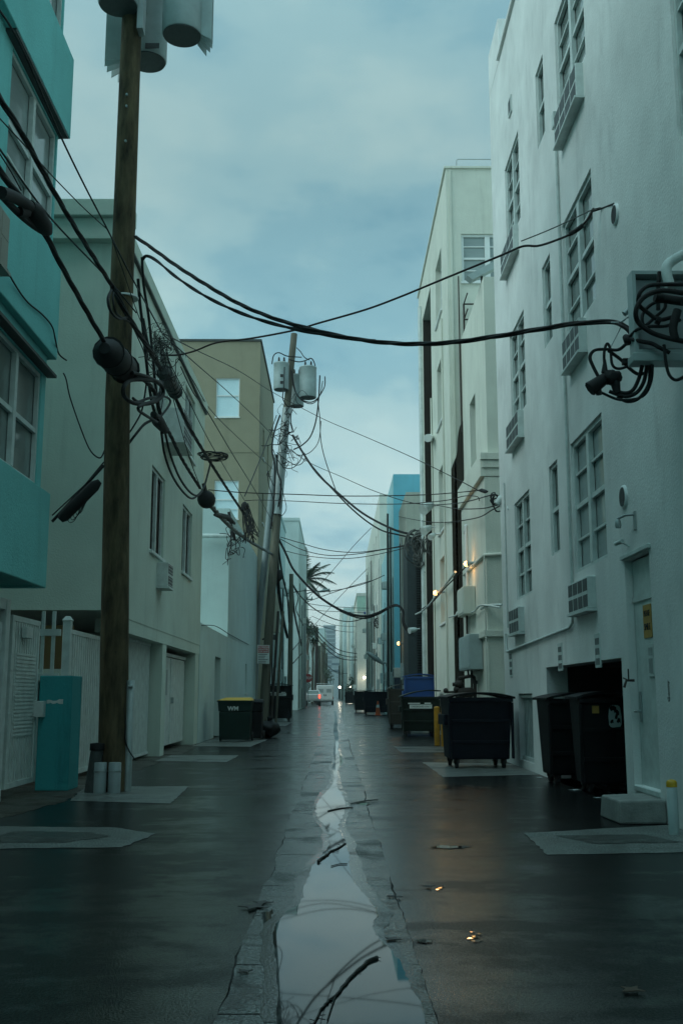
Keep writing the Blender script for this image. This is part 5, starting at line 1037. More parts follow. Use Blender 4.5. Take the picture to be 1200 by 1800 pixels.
def tree(lab, c, R, n, m, group=None):
    c = Vector(c); t = thing('tree', lab, 'tree', (c.x, c.y, 0), group)
    mb = MB(); mb.tube([(c.x, c.y, 0), (c.x+.1, c.y, c.z*.6), (c.x, c.y, c.z)], [.22, .16, .06], 8)
    for k in range(5): a = random.uniform(0, 6.28); mb.tube([(c.x+.05, c.y, c.z*.65), (c.x+math.cos(a)*R*.6, c.y+math.sin(a)*R*.6, c.z+random.uniform(-.3, .5)*R)], [.09, .03], 5)
    mb.build('trunk', M_TRUNK, t); mb = MB()
    cl = [c+Vector((random.gauss(0, .5)*R, random.gauss(0, .5)*R, random.gauss(0, .55)*R)) for _ in range(14)]
    for _ in range(n):
        q = random.choice(cl)+Vector((random.gauss(0, .24)*R, random.gauss(0, .24)*R, random.gauss(0, .22)*R)); u = Vector((random.gauss(0, 1), random.gauss(0, 1), random.gauss(0, 1))).normalized(); v = u.orthogonal().normalized(); l = random.uniform(.12, .3)
        mb.poly([q-u*l, q+v*l*.45, q+u*l, q-v*l*.45])
    mb.build('crown', m, t)
tree('leafy tree growing between the pale pole and the far building', at(540, 1106, Y=142), 1.05, 700, M_LEAFD)
tree('slender hanging tree right of the leafy one behind the poles', at(549, 1120, Y=170), 1.0, 450, M_LEAF)
tree('dark narrow tree in the thin row of far poles', at(569, 1185, Y=235), 1.7, 600, M_LEAFD)
tree('small street tree far down by the lit floodlight', at(622, 1206, Y=175), 1.1, 500, M_LEAFD)
b = at(268, 1318, Z=0); t = thing('weed', 'small leafy weed growing at the foot of the carport pier', 'weed', b)
mb = MB(); lf = MB()
for k in range(9):
    a = random.uniform(0, 6.28); h = random.uniform(.15, .55); d = Vector((math.cos(a)*.18, math.sin(a)*.18, h)); mb.tube(spline([b, b+d*.6+Vector((0, 0, .05)), b+d]), .006, 4)
    for j in range(5):
        q = b+d*random.uniform(.4, 1); u = Vector((random.gauss(0, 1), random.gauss(0, 1), random.gauss(0, .6))).normalized(); v = u.orthogonal(); l = random.uniform(.04, .08); lf.poly([q, q+u*l+v*l*.5, q+u*l*2, q+u*l-v*l*.5])
mb.tube(spline([b, b+Vector((.02, 0, .7)), b+Vector((.15, 0, 1.25)), b+Vector((.3, .1, 1.55))]), .008, 4)
mb.build('stem', M_LEAFD, t); lf.build('leaf', M_LEAF, t)
# litter on the ground
def litter(name, lab, cat, pts, r, m, group=None): return tag(MB().tube(spline(pts, 5), r, 5).build(name, m), lab, cat, group)
def gz(px, py, z=.014): q = G(px, py); return Vector((q.x, q.y, z))
TW = 'twigs lying in the gutter water'
P_ = [gz(662, 1688), gz(645, 1697), gz(630, 1710), gz(612, 1727), gz(592, 1753), gz(575, 1768), gz(562, 1785), gz(545, 1815)]
S_ = [p+Vector((random.uniform(-.004, .004), random.uniform(-.006, .006), 0)) for p in spline(P_, 4)]; mb = MB().tube(S_, [.011-.008*k/(len(S_)-1) for k in range(len(S_))], 6); mb.tube(spline([gz(590, 1755), gz(583, 1775), gz(575, 1800)]), .003, 5)
for k in range(8): q = random.choice(S_); mb.tube([q, q+Vector((random.gauss(0, .02), random.gauss(0, .02), .004))], .002, 4)
tag(mb.build('twig', M_TWIG), 'long forked dark twig lying in the puddle nearest the camera', 'twig', TW)
P_ = [gz(558, 1519), gz(570, 1509), gz(583, 1499), gz(607, 1485)]; S_ = [p+Vector((random.uniform(-.01, .01), random.uniform(-.01, .01), 0)) for p in spline(P_, 5)]; mb = MB().tube(S_, [.013-.008*k/(len(S_)-1) for k in range(len(S_))], 6)
for k in range(8): q = random.choice(S_); mb.tube([q, q+Vector((random.gauss(0, .035), random.gauss(0, .05), .006))], .003, 4)
tag(mb.build('twig', M_TWIG), 'short thick dark stick across the narrow part of the puddle', 'twig', TW)
for px, py, dx, lab in ((596, 1524, 14, 'tiny curled twig right of the short stick'), (640, 1412, 24, 'thin bent twig beside the gutter further up'), (598, 1425, 22, 'thin twig crossing the round puddle')):
    tag(MB().tube(spline([gz(px-dx, py+dx*.12), gz(px, py-2), gz(px+dx, py-dx*.18)]), .004 if py > 1500 else .007, 5).build('twig', M_TWIG), lab, 'twig', TW)
def leaf(lab, px, py, s, m=M_TWIG, group='dead leaves on the asphalt'):
    q = G(px, py); mb = MB(); n = 9; a0 = random.uniform(0, 6.28)
    c = [Vector((q.x+math.cos(a0+2*math.pi*k/n)*s*(1 if k % 2 else .45), q.y+math.sin(a0+2*math.pi*k/n)*s*(1 if k % 2 else .45), .010+random.uniform(0, .003))) for k in range(n)]
    mb.prism(c, (0, 0, .004)); tag(mb.build('dead_leaf', m), lab, 'leaf', group)
for px, py, s, lab in ((446, 1597, .10, 'big dark crumpled leaf at the left gutter edge'), (462, 1590, .07, 'dark leaf touching the big crumpled one'), (690, 1655, .05, 'dark leaf by the right gutter edge in the near ground'), (688, 1579, .04, 'dark scrap on the right gutter slabs'), (752, 1561, .05, 'dark leaf on the asphalt right of the gutter'), (700, 1580, .03, 'tiny leaf next to the right gutter slabs'), (1110, 1745, .06, 'pale brown leaf in the dark lower right corner'), (430, 1712, .04, 'dark leaf left of the puddle')):
    leaf(lab, px, py, s, mat('brown_leaf', (.09, .06, .04), .8) if px > 1000 else M_TWIG)
LT = 'white litter scraps by the alcove bins'
for px, py, s, lab in ((1010, 1390, .09, 'white paper scrap below the alcove bins'), (1050, 1404, .06, 'smaller white scrap by the concrete step'), (948, 1368, .06, 'white scrap left of the alcove bins')): leaf(lab, px, py, s, M_LABEL, LT)
# ================================================================ CABLES
def pt(p):
    if isinstance(p, Vector): return p
    x, y, k = p
    return at(x, y, X=k) if k < 4.5 else at(x, y, Y=k)        # small numbers are the wall line the cable follows, large ones its distance
def path(P, sub=7): return spline([pt(p) for p in P], sub)
def cable(lab, P, r=.012, m=None, group=None, sub=7, name='cable', n=6):
    return tag(MB().tube(path(P, sub), r, n).build(name, m or M_CABLE), lab, 'cable', group)
def lashed(mb, S_, R, r, turns=1.1, k=3):            # several strands twisted round a line
    for j in range(k):
        o = []; L_ = 0
        for i, p in enumerate(S_):
            if i: L_ += (p-S_[i-1]).length
            t = (S_[min(i+1, len(S_)-1)]-S_[max(i-1, 0)]).normalized(); u = t.cross(Vector((0, 0, 1)))
            u = u.normalized() if u.length > .01 else Vector((1, 0, 0)); w = u.cross(t); a = 2*math.pi*(j/k+L_*turns)
            o.append(p+(u*math.cos(a)+w*math.sin(a))*R)
        mb.tube(o, r, 6)
def dense(P, step=.12):
    S_ = path(P, 12); o = [S_[0]]
    for a, b in zip(S_, S_[1:]):
        n = max(1, int((b-a).length/step)); o += [a.lerp(b, (i+1)/n) for i in range(n)]
    return o
X3 = -3.0
# heavy lashed cables coming from above the camera on the left
mb = MB(); A1 = [(-60, 70, X3), (0, 172, X3), (40, 236, X3), (100, 345, X3), (150, 428, X3), (197, 502, X3)]
lashed(mb, dense(A1), .014, .017, .6, 3); tag(mb.build('cable', M_CABLE), 'upper heavy black cable slanting from the left edge to the wooden pole', 'cable')
mb = MB(); A2 = [(197, 502, X3), (222, 550, -2.86), (252, 598, -2.86), (278, 640, -2.95), (300, 680, X3), (330, 745, X3), (362, 800, X3), (400, 860, X3), (430, 905, X3)]
lashed(mb, dense(A2), .022, .018, .4, 4); tag(mb.build('cable', M_CABLE), 'heavy bundled cable from the wooden pole along the grey green wall to the frayed knot', 'cable')
mb = MB(); B1 = [(-50, 218, -2.9), (0, 300, -2.9), (40, 352, -2.9), (80, 412, -2.9), (110, 470, -2.9), (160, 560, -2.9), (186, 604, -2.88)]
lashed(mb, dense(B1), .012, .020, .6, 3); tag(mb.build('cable', M_CABLE), 'lower heavy black cable slanting from the left edge to the round splice case', 'cable')
mb = MB(); B2 = [(222, 652, -2.88), (250, 665, -2.8), (272, 690, -2.8), (284, 735, -2.85), (300, 765, -2.95), (322, 810, X3), (352, 858, X3)]
lashed(mb, dense(B2), .015, .022, .8, 3); tag(mb.build('cable', M_CABLE), 'heavy cable between the round splice case and the dark ball on the grey green wall', 'cable')
mb = MB(); B3 = [(368, 885, X3), (385, 905, X3), (410, 930, X3), (440, 952, X3), (480, 975, -3.05)]
lashed(mb, dense(B3, .3), .03, .035, .5, 3); tag(mb.build('cable', M_CABLEG), 'grey cable from the dark ball down to the leaning pole', 'cable')
def splice(lab, pts, rads, m=M_CABLE, name='splice_case', cat='splice case', group=None, ribs=0):
    P = [pt(p) for p in pts]; t = thing(name, lab, cat, P[0], group); MB().tube(P, rads, 14).build('case', m, t)
    if ribs:
        d = (P[-1]-P[0]).normalized()
        for k in range(ribs): c = P[0].lerp(P[-1], (k+.5)/ribs); MB().tube([c-d*.012, c+d*.012], max(rads)*1.06, 14).build('rib', m, t)
    return t
splice('big round black splice case hanging on the wooden pole', [(184, 612, -2.86), (190, 620, -2.86), (205, 634, -2.86), (222, 650, -2.86), (226, 655, -2.86)], [.07, .185, .195, .175, .05], ribs=3)
t = thing('splice_case', 'forked black splice case on the lower heavy cable at the left edge', 'splice case', pt((45, 365, -2.85)))
mb = MB(); mb.tube(path([(2, 338, -2.85), (25, 346, -2.85), (50, 362, -2.85), (66, 378, -2.85)], 4), .055, 10); mb.build('upper_arm', M_CABLE, t)
mb = MB(); mb.tube(path([(2, 342, -2.9), (30, 372, -2.9), (58, 396, -2.9), (80, 410, -2.9)], 4), .032, 10); mb.tube(path([(34, 372, -2.88), (48, 374, -2.86)], 2), .045, 8); mb.build('lower_arm', M_CABLE, t)
mb = MB(); mb.tube([pt((52, 362, -2.85)), pt((60, 372, -2.85)), pt((78, 398, -2.85)), pt((86, 408, -2.85))], [.06, .095, .085, .04], 12); mb.build('case', M_CABLE, t)
splice('ribbed grey splice box in the cable bundle on the grey green wall', [(288, 652, -2.92), (291, 658, -2.92), (306, 684, -2.95), (310, 692, -2.95)], [.07, .13, .13, .06], M_TANKB, ribs=6)
splice('dark knotted splice where two looped cables hang from the grey green wall bundle', [(270, 728, -2.8), (278, 740, -2.8), (290, 756, -2.85)], [.05, .10, .07])
tb = pt((363, 878, X3)); t = thing('splice_case', 'dark ball shaped splice case in front of the lower olive window', 'splice case', tb); MB().lathe(tb, [(.05, -.22), (.14, -.19), (.205, -.08), (.21, .05), (.16, .17), (.05, .22)], 18, 'Y').build('case', M_CABLE, t); MB().tube([tb+Vector((-.02, -.06, .18)), tb+Vector((-.06, -.12, .36))], .05, 6).build('clamp', M_RUST, t)
mb = MB()
for k in range(34):
    a = pt((random.uniform(424, 436), random.uniform(884, 904), X3)); mb.tube(spline([a, a+Vector((random.gauss(.12, .08), random.gauss(0, .1), -.5)), a+Vector((random.gauss(.2, .14), random.gauss(0, .15), random.uniform(-.8, -1.1)))], 4), .018, 4)
mb.ball(pt((430, 890, X3)), .13, (1, 1, 1.2), .2); tag(mb.build('cable_knot', M_CABLE), 'frayed knot of cut cable ends hanging beside the lower olive window', 'cable knot')
mb = MB(); c = pt((375, 802, X3)); W_ = []; ph = 0.
for k in range(150):                                   # one wire wound nine or so times into a loose flat coil
    ph += .38; R = .33+.05*math.sin(k*.21)+.03*math.sin(k*.57); W_.append(c+Vector((math.cos(ph)*R, math.sin(ph)*R*.9, .05*math.sin(ph*.5+k*.03)+random.uniform(-.012, .012))))
mb.tube(W_, .010, 4)
tag(mb.build('cable_coil', M_CABLE), 'flat coil of spare wire hung on the bundle in front of the olive wall', 'cable coil')
# loops by the wooden pole
LG = 'loose cable loops between wooden pole and grey green wall'
loops = [('wide heavy cable loop right of the wooden pole', [(232, 655, -2.7), (262, 664, -2.6), (284, 678, -2.55), (286, 695, -2.55), (268, 708, -2.6), (238, 709, -2.7), (220, 698, -2.75), (218, 680, -2.75), (232, 668, -2.72), (262, 668, -2.6), (282, 672, -2.6)], .030),
 ('twisted cable loop below the wide loop', [(286, 672, -2.6), (276, 700, -2.6), (250, 712, -2.6), (243, 718, -2.62), (250, 726, -2.66), (276, 742, -2.7)], .022),
 ('kinked cable rising from the knotted splice', [(278, 738, -2.75), (296, 715, -2.7), (299, 703, -2.7), (288, 697, -2.7), (262, 700, -2.7), (244, 706, -2.7), (234, 700, -2.72)], .020),
 ('cable falling from the knotted splice to behind the wooden pole', [(274, 736, -2.8), (255, 745, -2.9), (240, 762, -2.98), (225, 782, -3.1)], .022),
 ('thinner cable falling behind the wooden pole', [(258, 672, -2.75), (250, 720, -2.9), (236, 748, -3), (222, 768, -3.1)], .013),
 ('left hanging loop under the knotted splice', [(284, 760, -2.85), (290, 800, -2.9), (305, 840, -2.95), (325, 868, X3), (340, 876, X3), (356, 862, X3)], .022),
 ('right hanging loop under the knotted splice', [(290, 758, -2.85), (300, 800, -2.92), (316, 840, -2.97), (335, 866, X3), (350, 870, X3), (360, 852, X3), (370, 815, X3)], .022),
 ('small drip loop on the back of the wooden pole band', [(196, 510, -2.92), (190, 525, -2.9), (194, 545, -2.88), (208, 560, -2.86), (226, 557, -2.86)], .018),
 ('second drip loop against the wooden pole', [(200, 514, -2.9), (199, 530, -2.88), (206, 552, -2.86), (228, 566, -2.85)], .014)]
for lab, P, r in loops: cable(lab, P, r, M_CABLE, LG, sub=6)
VG_ = 'dark cables hanging down the grey green wall'
for lab, P, r in (('dark drop cable nearest the wooden pole', [(243, 490, -3.4), (246, 530, -3.4), (252, 580, -3.35), (258, 640, -3.3), (266, 700, -3.25), (276, 740, -3.2)], .028),
 ('long dark drop cable from the hooked cable end', [(250, 452, -3.3), (251, 480, -3.3), (254, 510, -3.3), (262, 560, -3.3), (268, 620, -3.25), (274, 680, -3.2), (284, 740, -3.1)], .026),
 ('middle dark drop cable ending in the splice box', [(252, 560, -3.3), (262, 610, -3.2), (276, 640, -3.1), (288, 655, -3)], .024)): cable(lab, P, r, M_CABLE, VG_)
mb = MB(); rr = random.Random(11); sp_ = []
for k in range(30):
    c = pt((rr.uniform(256, 300), rr.uniform(585, 660), -3.0+rr.uniform(-.25, .2))); sp_.append(c); P = [c]
    for j in range(5): P.append(P[-1]+Vector((rr.gauss(.03, .08), rr.gauss(0, .12), rr.gauss(-.05, .11))))
    mb.tube(spline(P, 4), rr.choice((.004, .005, .008)), 4)
mb.tube(spline(sorted(sp_, key=lambda v: -v.z), 2), .004, 4); tag(mb.build('cable_tangle', M_CABLE), 'tangle of thin black wires above the ribbed splice box', 'cable tangle')
mb = MB(); c0_ = pt((286, 600, -3.0))
for k in range(16):
    c = pt((rr.uniform(276, 296), rr.uniform(585, 625), -3.0)); R = rr.uniform(.08, .22); a0 = rr.uniform(0, 6); tl = rr.uniform(-1, 1); mb.tube([c0_]+[c+Vector((math.cos(a0+i*.4)*R, math.sin(a0+i*.4)*R*.5*tl, math.sin(a0+i*.4)*R)) for i in range(rr.randint(8, 16))], .006, 4)
tag(mb.build('cable_tangle', M_CABLEG), 'loose grey wire curls at the hub above the cable bundle', 'cable tangle')
# thin wires on the left
TL = 'thin wires slanting across the left side'
thin = [('thin wire from the left edge meeting the wooden pole at its pale band', [(-40, 205, X3), (15, 283, X3), (90, 384, X3), (190, 490, X3), (240, 550, -2.8)], .010),
 ('thinnest wire from the left edge joining the steep wire at the roof cap', [(0, 208, -3.2), (48, 260, -3.2), (95, 312, -3.2), (150, 368, -3.15), (189, 403, -3.05)], .007),
 ('steep thin wire passing in front of the wooden pole from the upper left corner', [(-10, 5, X3), (35, 76, X3), (105, 235, X3), (150, 328, X3), (189, 403, X3), (215, 455, -2.82), (245, 512, -2.85), (285, 585, X3)], .011),
 ('fine wire beside the steep one across the wooden pole', [(197, 420, -2.85), (218, 480, -2.82), (240, 545, -2.85), (258, 590, -2.9)], .007),
 ('faint short wire at the left edge above the forked splice', [(0, 270, -3.2), (20, 302, -3.15), (38, 335, -3.1)], .007),
 ('slack wire from the pole band down past the grey green wall', [(225, 556, -2.85), (250, 610, -2.95), (262, 640, X3), (300, 690, -3.1)], .009)]
for lab, P, r in thin: cable(lab, P, r, M_CABLE, TL)
cable('slack black wire from the pale air conditioner down the turquoise wall', [(7, 462, -3.7), (25, 497, -3.86), (48, 530, -3.88), (75, 553, -3.88), (92, 574, -3.87), (98, 598, -3.86), (104, 622, 14.4), (118, 634, 14.5)], .011)
cable('slack black wire hanging in front of the pale end wall to the wooden pole', [(112, 656, 14.6), (117, 668, 14.6), (124, 700, 14.7), (145, 760, 14.8), (160, 793, 14.8), (176, 805, 14.8), (184, 792, 14.9)], .011)
t = thing('splice_case', 'long black splice bar slanting beside the wooden pole over the pale end wall', 'splice case', pt((140, 870, 14.6)))
MB().tube([pt((92, 917, 14.6)), pt((183, 818, 14.6))], .022, 8).build('carrier', M_CABLE, t); MB().tube([pt((106, 914, 14.6)), pt((112, 908, 14.6)), pt((166, 854, 14.6)), pt((176, 846, 14.6))], [.05, .085, .085, .04], 12).build('case', M_CABLE, t); MB().tube([pt((92, 906, 14.65)), pt((150, 852, 14.65)), pt((183, 812, 14.65))], .010, 5).build('strand', M_CABLE, t)
mb = MB()
for k in range(5): x = 118+k*5; mb.tube(path([(x, 905-k*3, 14.6), (x+4, 918-k*4, 14.6), (x+14, 914-k*8, 14.6), (x+24, 892-k*6, 14.6)], 4), .006, 4)
mb.build('loop', M_CABLE, t)
# fan of service wires from the hub to the leaning pole
FG = 'thin wires fanning from the wall hub toward the leaning pole'
fan = [('top wire of the fan, crossing the alley above the palm to the cream wing', [(287, 586, X3), (350, 618, 26), (420, 652, 36), (480, 690, 47), (565, 735, 45), (640, 767, 41), (720, 802, 36), (790, 836, 30), (840, 862, 26.1)], .013),
 ('second wire of the fan, crossing to the white building corner', [(287, 588, X3), (345, 640, 26), (400, 688, 34), (450, 735, 44), (490, 775, 49), (540, 811, 46), (600, 838, 42), (660, 864, 38), (730, 885, 34), (800, 885, 28), (870, 868, 21.45)], .013),
 ('third wire of the fan over the olive wall', [(300, 600, X3), (340, 690-20, 24), (375, 726, 32), (430, 780, 42), (480, 825, 50)], .012),
 ('fourth wire of the fan grazing the end of the grey green roof', [(318, 645, -3.1), (340, 690, -3.1), (366, 726, -3.1), (410, 800, -3.1), (450, 865, -3.1), (478, 915, -3.1)], .013),
 ('fifth wire of the fan close along the bundle', [(287, 600, -3.1), (300, 640, -3.1), (330, 700, -3.1), (365, 770, -3.1), (400, 830, -3.1), (430, 880, -3.1)], .010),
 ('lowest wire of the fan ending at the dark ball', [(285, 600, -3.2), (296, 660, -3.15), (312, 730, -3.1), (335, 810, -3.05), (355, 862, X3)], .009)]
for lab, P, r in fan: cable(lab, P, r, M_CABLE, FG)
cable('slender wire rising from the frayed knot past the olive wall to the leaning pole', [(430, 872, X3), (450, 825, 40), (470, 775, 46), (486, 730, 49)], .02)
# cables crossing the alley
mb = MB(); Q1 = [(238, 416, 14.8), (270, 438, 14.5), (310, 467, 14.1), (360, 499, 13.6), (420, 534, 13.1), (480, 559, 12.7), (540, 577, 12.3), (620, 595, 11.9), (700, 604, 11.5), (780, 603, 11.1), (860, 593, 10.8), (940, 580, 10.5), (1010, 569, 10.25), (1070, 566, 10.05), (1098, 575, 9.9), (1114, 592, 9.8)]
S_ = dense(Q1, .05); lashed(mb, S_, .013, .016, .75, 3); tag(mb.build('cable', M_CABLER), 'thick twisted black cable sagging right across the alley to the electric box', 'cable')
mb = MB(); Q2 = [(251, 456, 14.8), (258, 450, 14.7), (275, 458, 14.5), (310, 487, 14.1), (360, 520, 13.6), (420, 549, 13.1), (480, 569, 12.7), (540, 583, 12.3), (600, 593, 12.0), (660, 600, 11.7)]
S_ = dense(Q2, .05); lashed(mb, S_, .009, .016, .8, 2); tag(mb.build('cable', M_CABLER), 'second twisted cable hooked beside the wooden pole and joining the thick one mid alley', 'cable')
cable('thin reddish cable crossing the alley from the wall hub up to the white wall', [(284, 624, 17.5), (312, 624, 17.2), (342, 617, 16.9), (382, 602, 16.5), (440, 595, 16), (515, 581, 15.4), (560, 568, 15.1), (640, 545, 14.6), (700, 523, 14.2), (780, 490, 13.8), (880, 449, 13.3), (918, 433, 13.1), (946, 432, 13), (980, 421, 12.9), (1008, 408, 12.8), (1030, 388, 12.7), (1043, 366, 12.65)], .016, M_CABLER)
cable('fine support wire above the thin reddish cable near the white wall', [(915, 424, 13.1), (960, 406, 12.95), (1000, 388, 12.8), (1040, 369, 12.65), (1062, 364, 12.55), (1076, 360, 3.39)], .008, M_CABLEG)
mb = MB(); mb.tube(path([(1000, 412, 12.8), (1012, 405, 12.78), (1024, 396, 12.72)], 4), .03, 6); mb.tube(path([(1040, 372, 12.65), (1058, 366, 12.55), (1078, 358, 3.39)], 4), .012, 6); tag(mb.build('cable_anchor', M_CABLE), 'sleeve and anchor where the thin reddish cable meets the white wall', 'anchor')
HG_ = 'level wires crossing the alley below the leaning pole transformers'
cable('upper level wire crossing from the dark ball to the cream wing', [(366, 861, 25), (430, 866, 25.5), (520, 869, 26), (620, 872, 26), (740, 870, 26), (800, 866, 26), (842, 862, 26)], .012, M_CABLER, HG_)
cable('lower level wire crossing from the frayed knot to the cream wing', [(430, 880, 35), (460, 879, 35), (520, 881, 33), (600, 885, 31), (700, 886, 29), (780, 880, 27.5), (815, 872, 27), (838, 873, 26.6), (842, 880, 26.3)], .012, M_CABLER, HG_)
JG = 'cables sagging from the leaning pole to the cream block tangle'
for lab, P, r in (('heaviest cable from the transformers down to the tangle', [(514, 765, 50), (535, 800, 49), (560, 835, 48), (600, 872, 46), (640, 904, 44), (690, 930, 42.5), (726, 940, 42)], .05),
 ('second heavy cable just under the heaviest one', [(520, 775, 50), (545, 815, 49), (590, 866, 47), (630, 905, 45), (668, 931, 43.5), (700, 940, 42.7), (728, 946, 42)], .035),
 ('top light cable from the collar of the leaning pole', [(493, 944, 50.5), (530, 955, 49.5), (570, 966, 48), (620, 971, 46), (670, 966, 44), (722, 956, 42)], .018),
 ('middle light cable from the collar of the leaning pole', [(492, 947, 50.5), (530, 966, 49.5), (575, 976, 48), (625, 974, 46), (680, 965, 44), (720, 959, 42)], .018),
 ('bottom light cable from the collar of the leaning pole', [(500, 968, 50.5), (545, 978, 49), (600, 982, 47), (650, 977, 45), (718, 962, 42)], .016),
 ('long heavy cable dipping low and rising to the louvred shaft', [(490, 948, 50.5), (502, 972, 50.4), (515, 1000, 50.3), (538, 1027, 50), (565, 1052, 49.6), (600, 1073, 49.2), (635, 1083, 48.8), (662, 1078, 48.4), (688, 1065, 48), (700, 1065, 47.7), (708, 1075, 47.4), (708, 1095, 47.2), (716, 1109, 47), (726, 1112, 46.8)], .055),
 ('second strand of the long dipping cable', [(560, 1048, 49.6), (600, 1075, 49.2), (636, 1087, 48.8), (664, 1080, 48.4), (690, 1066, 47.9), (706, 1070, 47.4), (710, 1095, 47.1), (720, 1110, 46.9)], .035)):
    cable(lab, P, r, M_CABLER if 'light' in lab else M_CABLE, JG)
WG = 'wires between the poles farther down the alley'
for lab, P, r in (('reddish sagging wire from the weathered pole to the white house', [(515, 1028, 72), (530, 1050, 74), (555, 1072, 77), (590, 1089, 81), (620, 1092, 84), (650, 1083, 86)], .04),
 ('thin wire rising right from the weathered pole top', [(505, 1043, 72), (540, 1038, 74), (580, 1039, 76), (640, 1026, 78), (692, 1003, 80)], .03),
 ('second thin wire rising right under the first', [(535, 1060, 110), (575, 1045, 105), (620, 1030, 100), (655, 1020, 96)], .035),
 ('long diagonal guy wire above the palm tip', [(533, 1060, 112), (580, 1008, 108), (621, 960, 104), (652, 928, 100)], .03),
 ('long diagonal guy wire right of the palm tip', [(553, 1098, 140), (600, 1046, 130), (640, 1005, 120), (662, 984, 110)], .035),
 ('level far wire under the palm', [(535, 1060, 112), (580, 1066, 114), (640, 1069, 118), (676, 1068, 84)], .03),
 ('level far wire lower under the palm', [(530, 1070, 112), (570, 1074, 114), (640, 1077, 118)], .03),
 ('upper of the three far drooping wires', [(549, 1095, 130), (560, 1112, 132), (580, 1132, 135), (600, 1144, 138), (628, 1149, 141)], .055),
 ('middle of the three far drooping wires', [(551, 1106, 130), (565, 1125, 132), (590, 1147, 136), (610, 1154, 138), (628, 1155, 141)], .055),
 ('lowest of the three far drooping wires', [(555, 1120, 130), (570, 1138, 132), (592, 1155, 136), (612, 1160, 138), (630, 1160, 141)], .055),
 ('faint far wire drooping at the end of the alley', [(570, 1165, 235), (585, 1178, 240), (605, 1184, 250), (625, 1180, 240)], .06),
 ('second faint far wire drooping at the end of the alley', [(578, 1172, 290), (590, 1182, 300), (602, 1186, 310), (615, 1182, 260)], .06),
 ('far wire sagging across above the glass tower', [(560, 1099, 175), (590, 1108, 175), (620, 1111, 172), (650, 1105, 150)], .045),
 ('far level wire above the glass tower roof', [(548, 1083, 140), (590, 1099, 145), (640, 1101, 150)], .035)): cable(lab, P, r, M_CABLER if 'reddish' in lab else M_CABLE, WG)
KG = 'cables running down the leaning pole row'
for lab, P, r in (('thick dark bundle from the leaning pole collar to the weathered pole', [(484, 945, 50.5), (487, 990, 51), (490, 1040, 54), (497, 1085, 60), (505, 1120, 66)], .10),
 ('thinner dark bundle beside the thick one', [(489, 960, 50.5), (496, 1010, 53), (505, 1050, 60), (508, 1095, 68)], .05),
 ('dark bundle from the weathered pole to the pale pole', [(514, 1035, 72), (517, 1075, 78), (524, 1110, 88), (530, 1135, 100)], .08),
 ('looping wire from the weathered pole', [(514, 1028, 72), (524, 1050, 76), (520, 1070, 78), (526, 1085, 82), (533, 1100, 98)], .035),
 ('pair of slanting guy wires at the weathered pole foot, upper', [(513, 1144, 74), (530, 1124, 85)], .035), ('pair of slanting guy wires at the weathered pole foot, lower', [(513, 1168, 74), (531, 1148, 90)], .045)): cable(lab, P, r, M_CABLE, KG)
t = thing('splice_case', 'oval black splice case hanging at the leaning pole shaft', 'splice case', pt((487, 1012, 50.6))); MB().tube([pt((486, 1000, 50.6)), pt((486, 1004, 50.6)), pt((488, 1018, 50.6)), pt((489, 1023, 50.6))], [.08, .24, .24, .08], 12).build('case', M_CABLE, t)
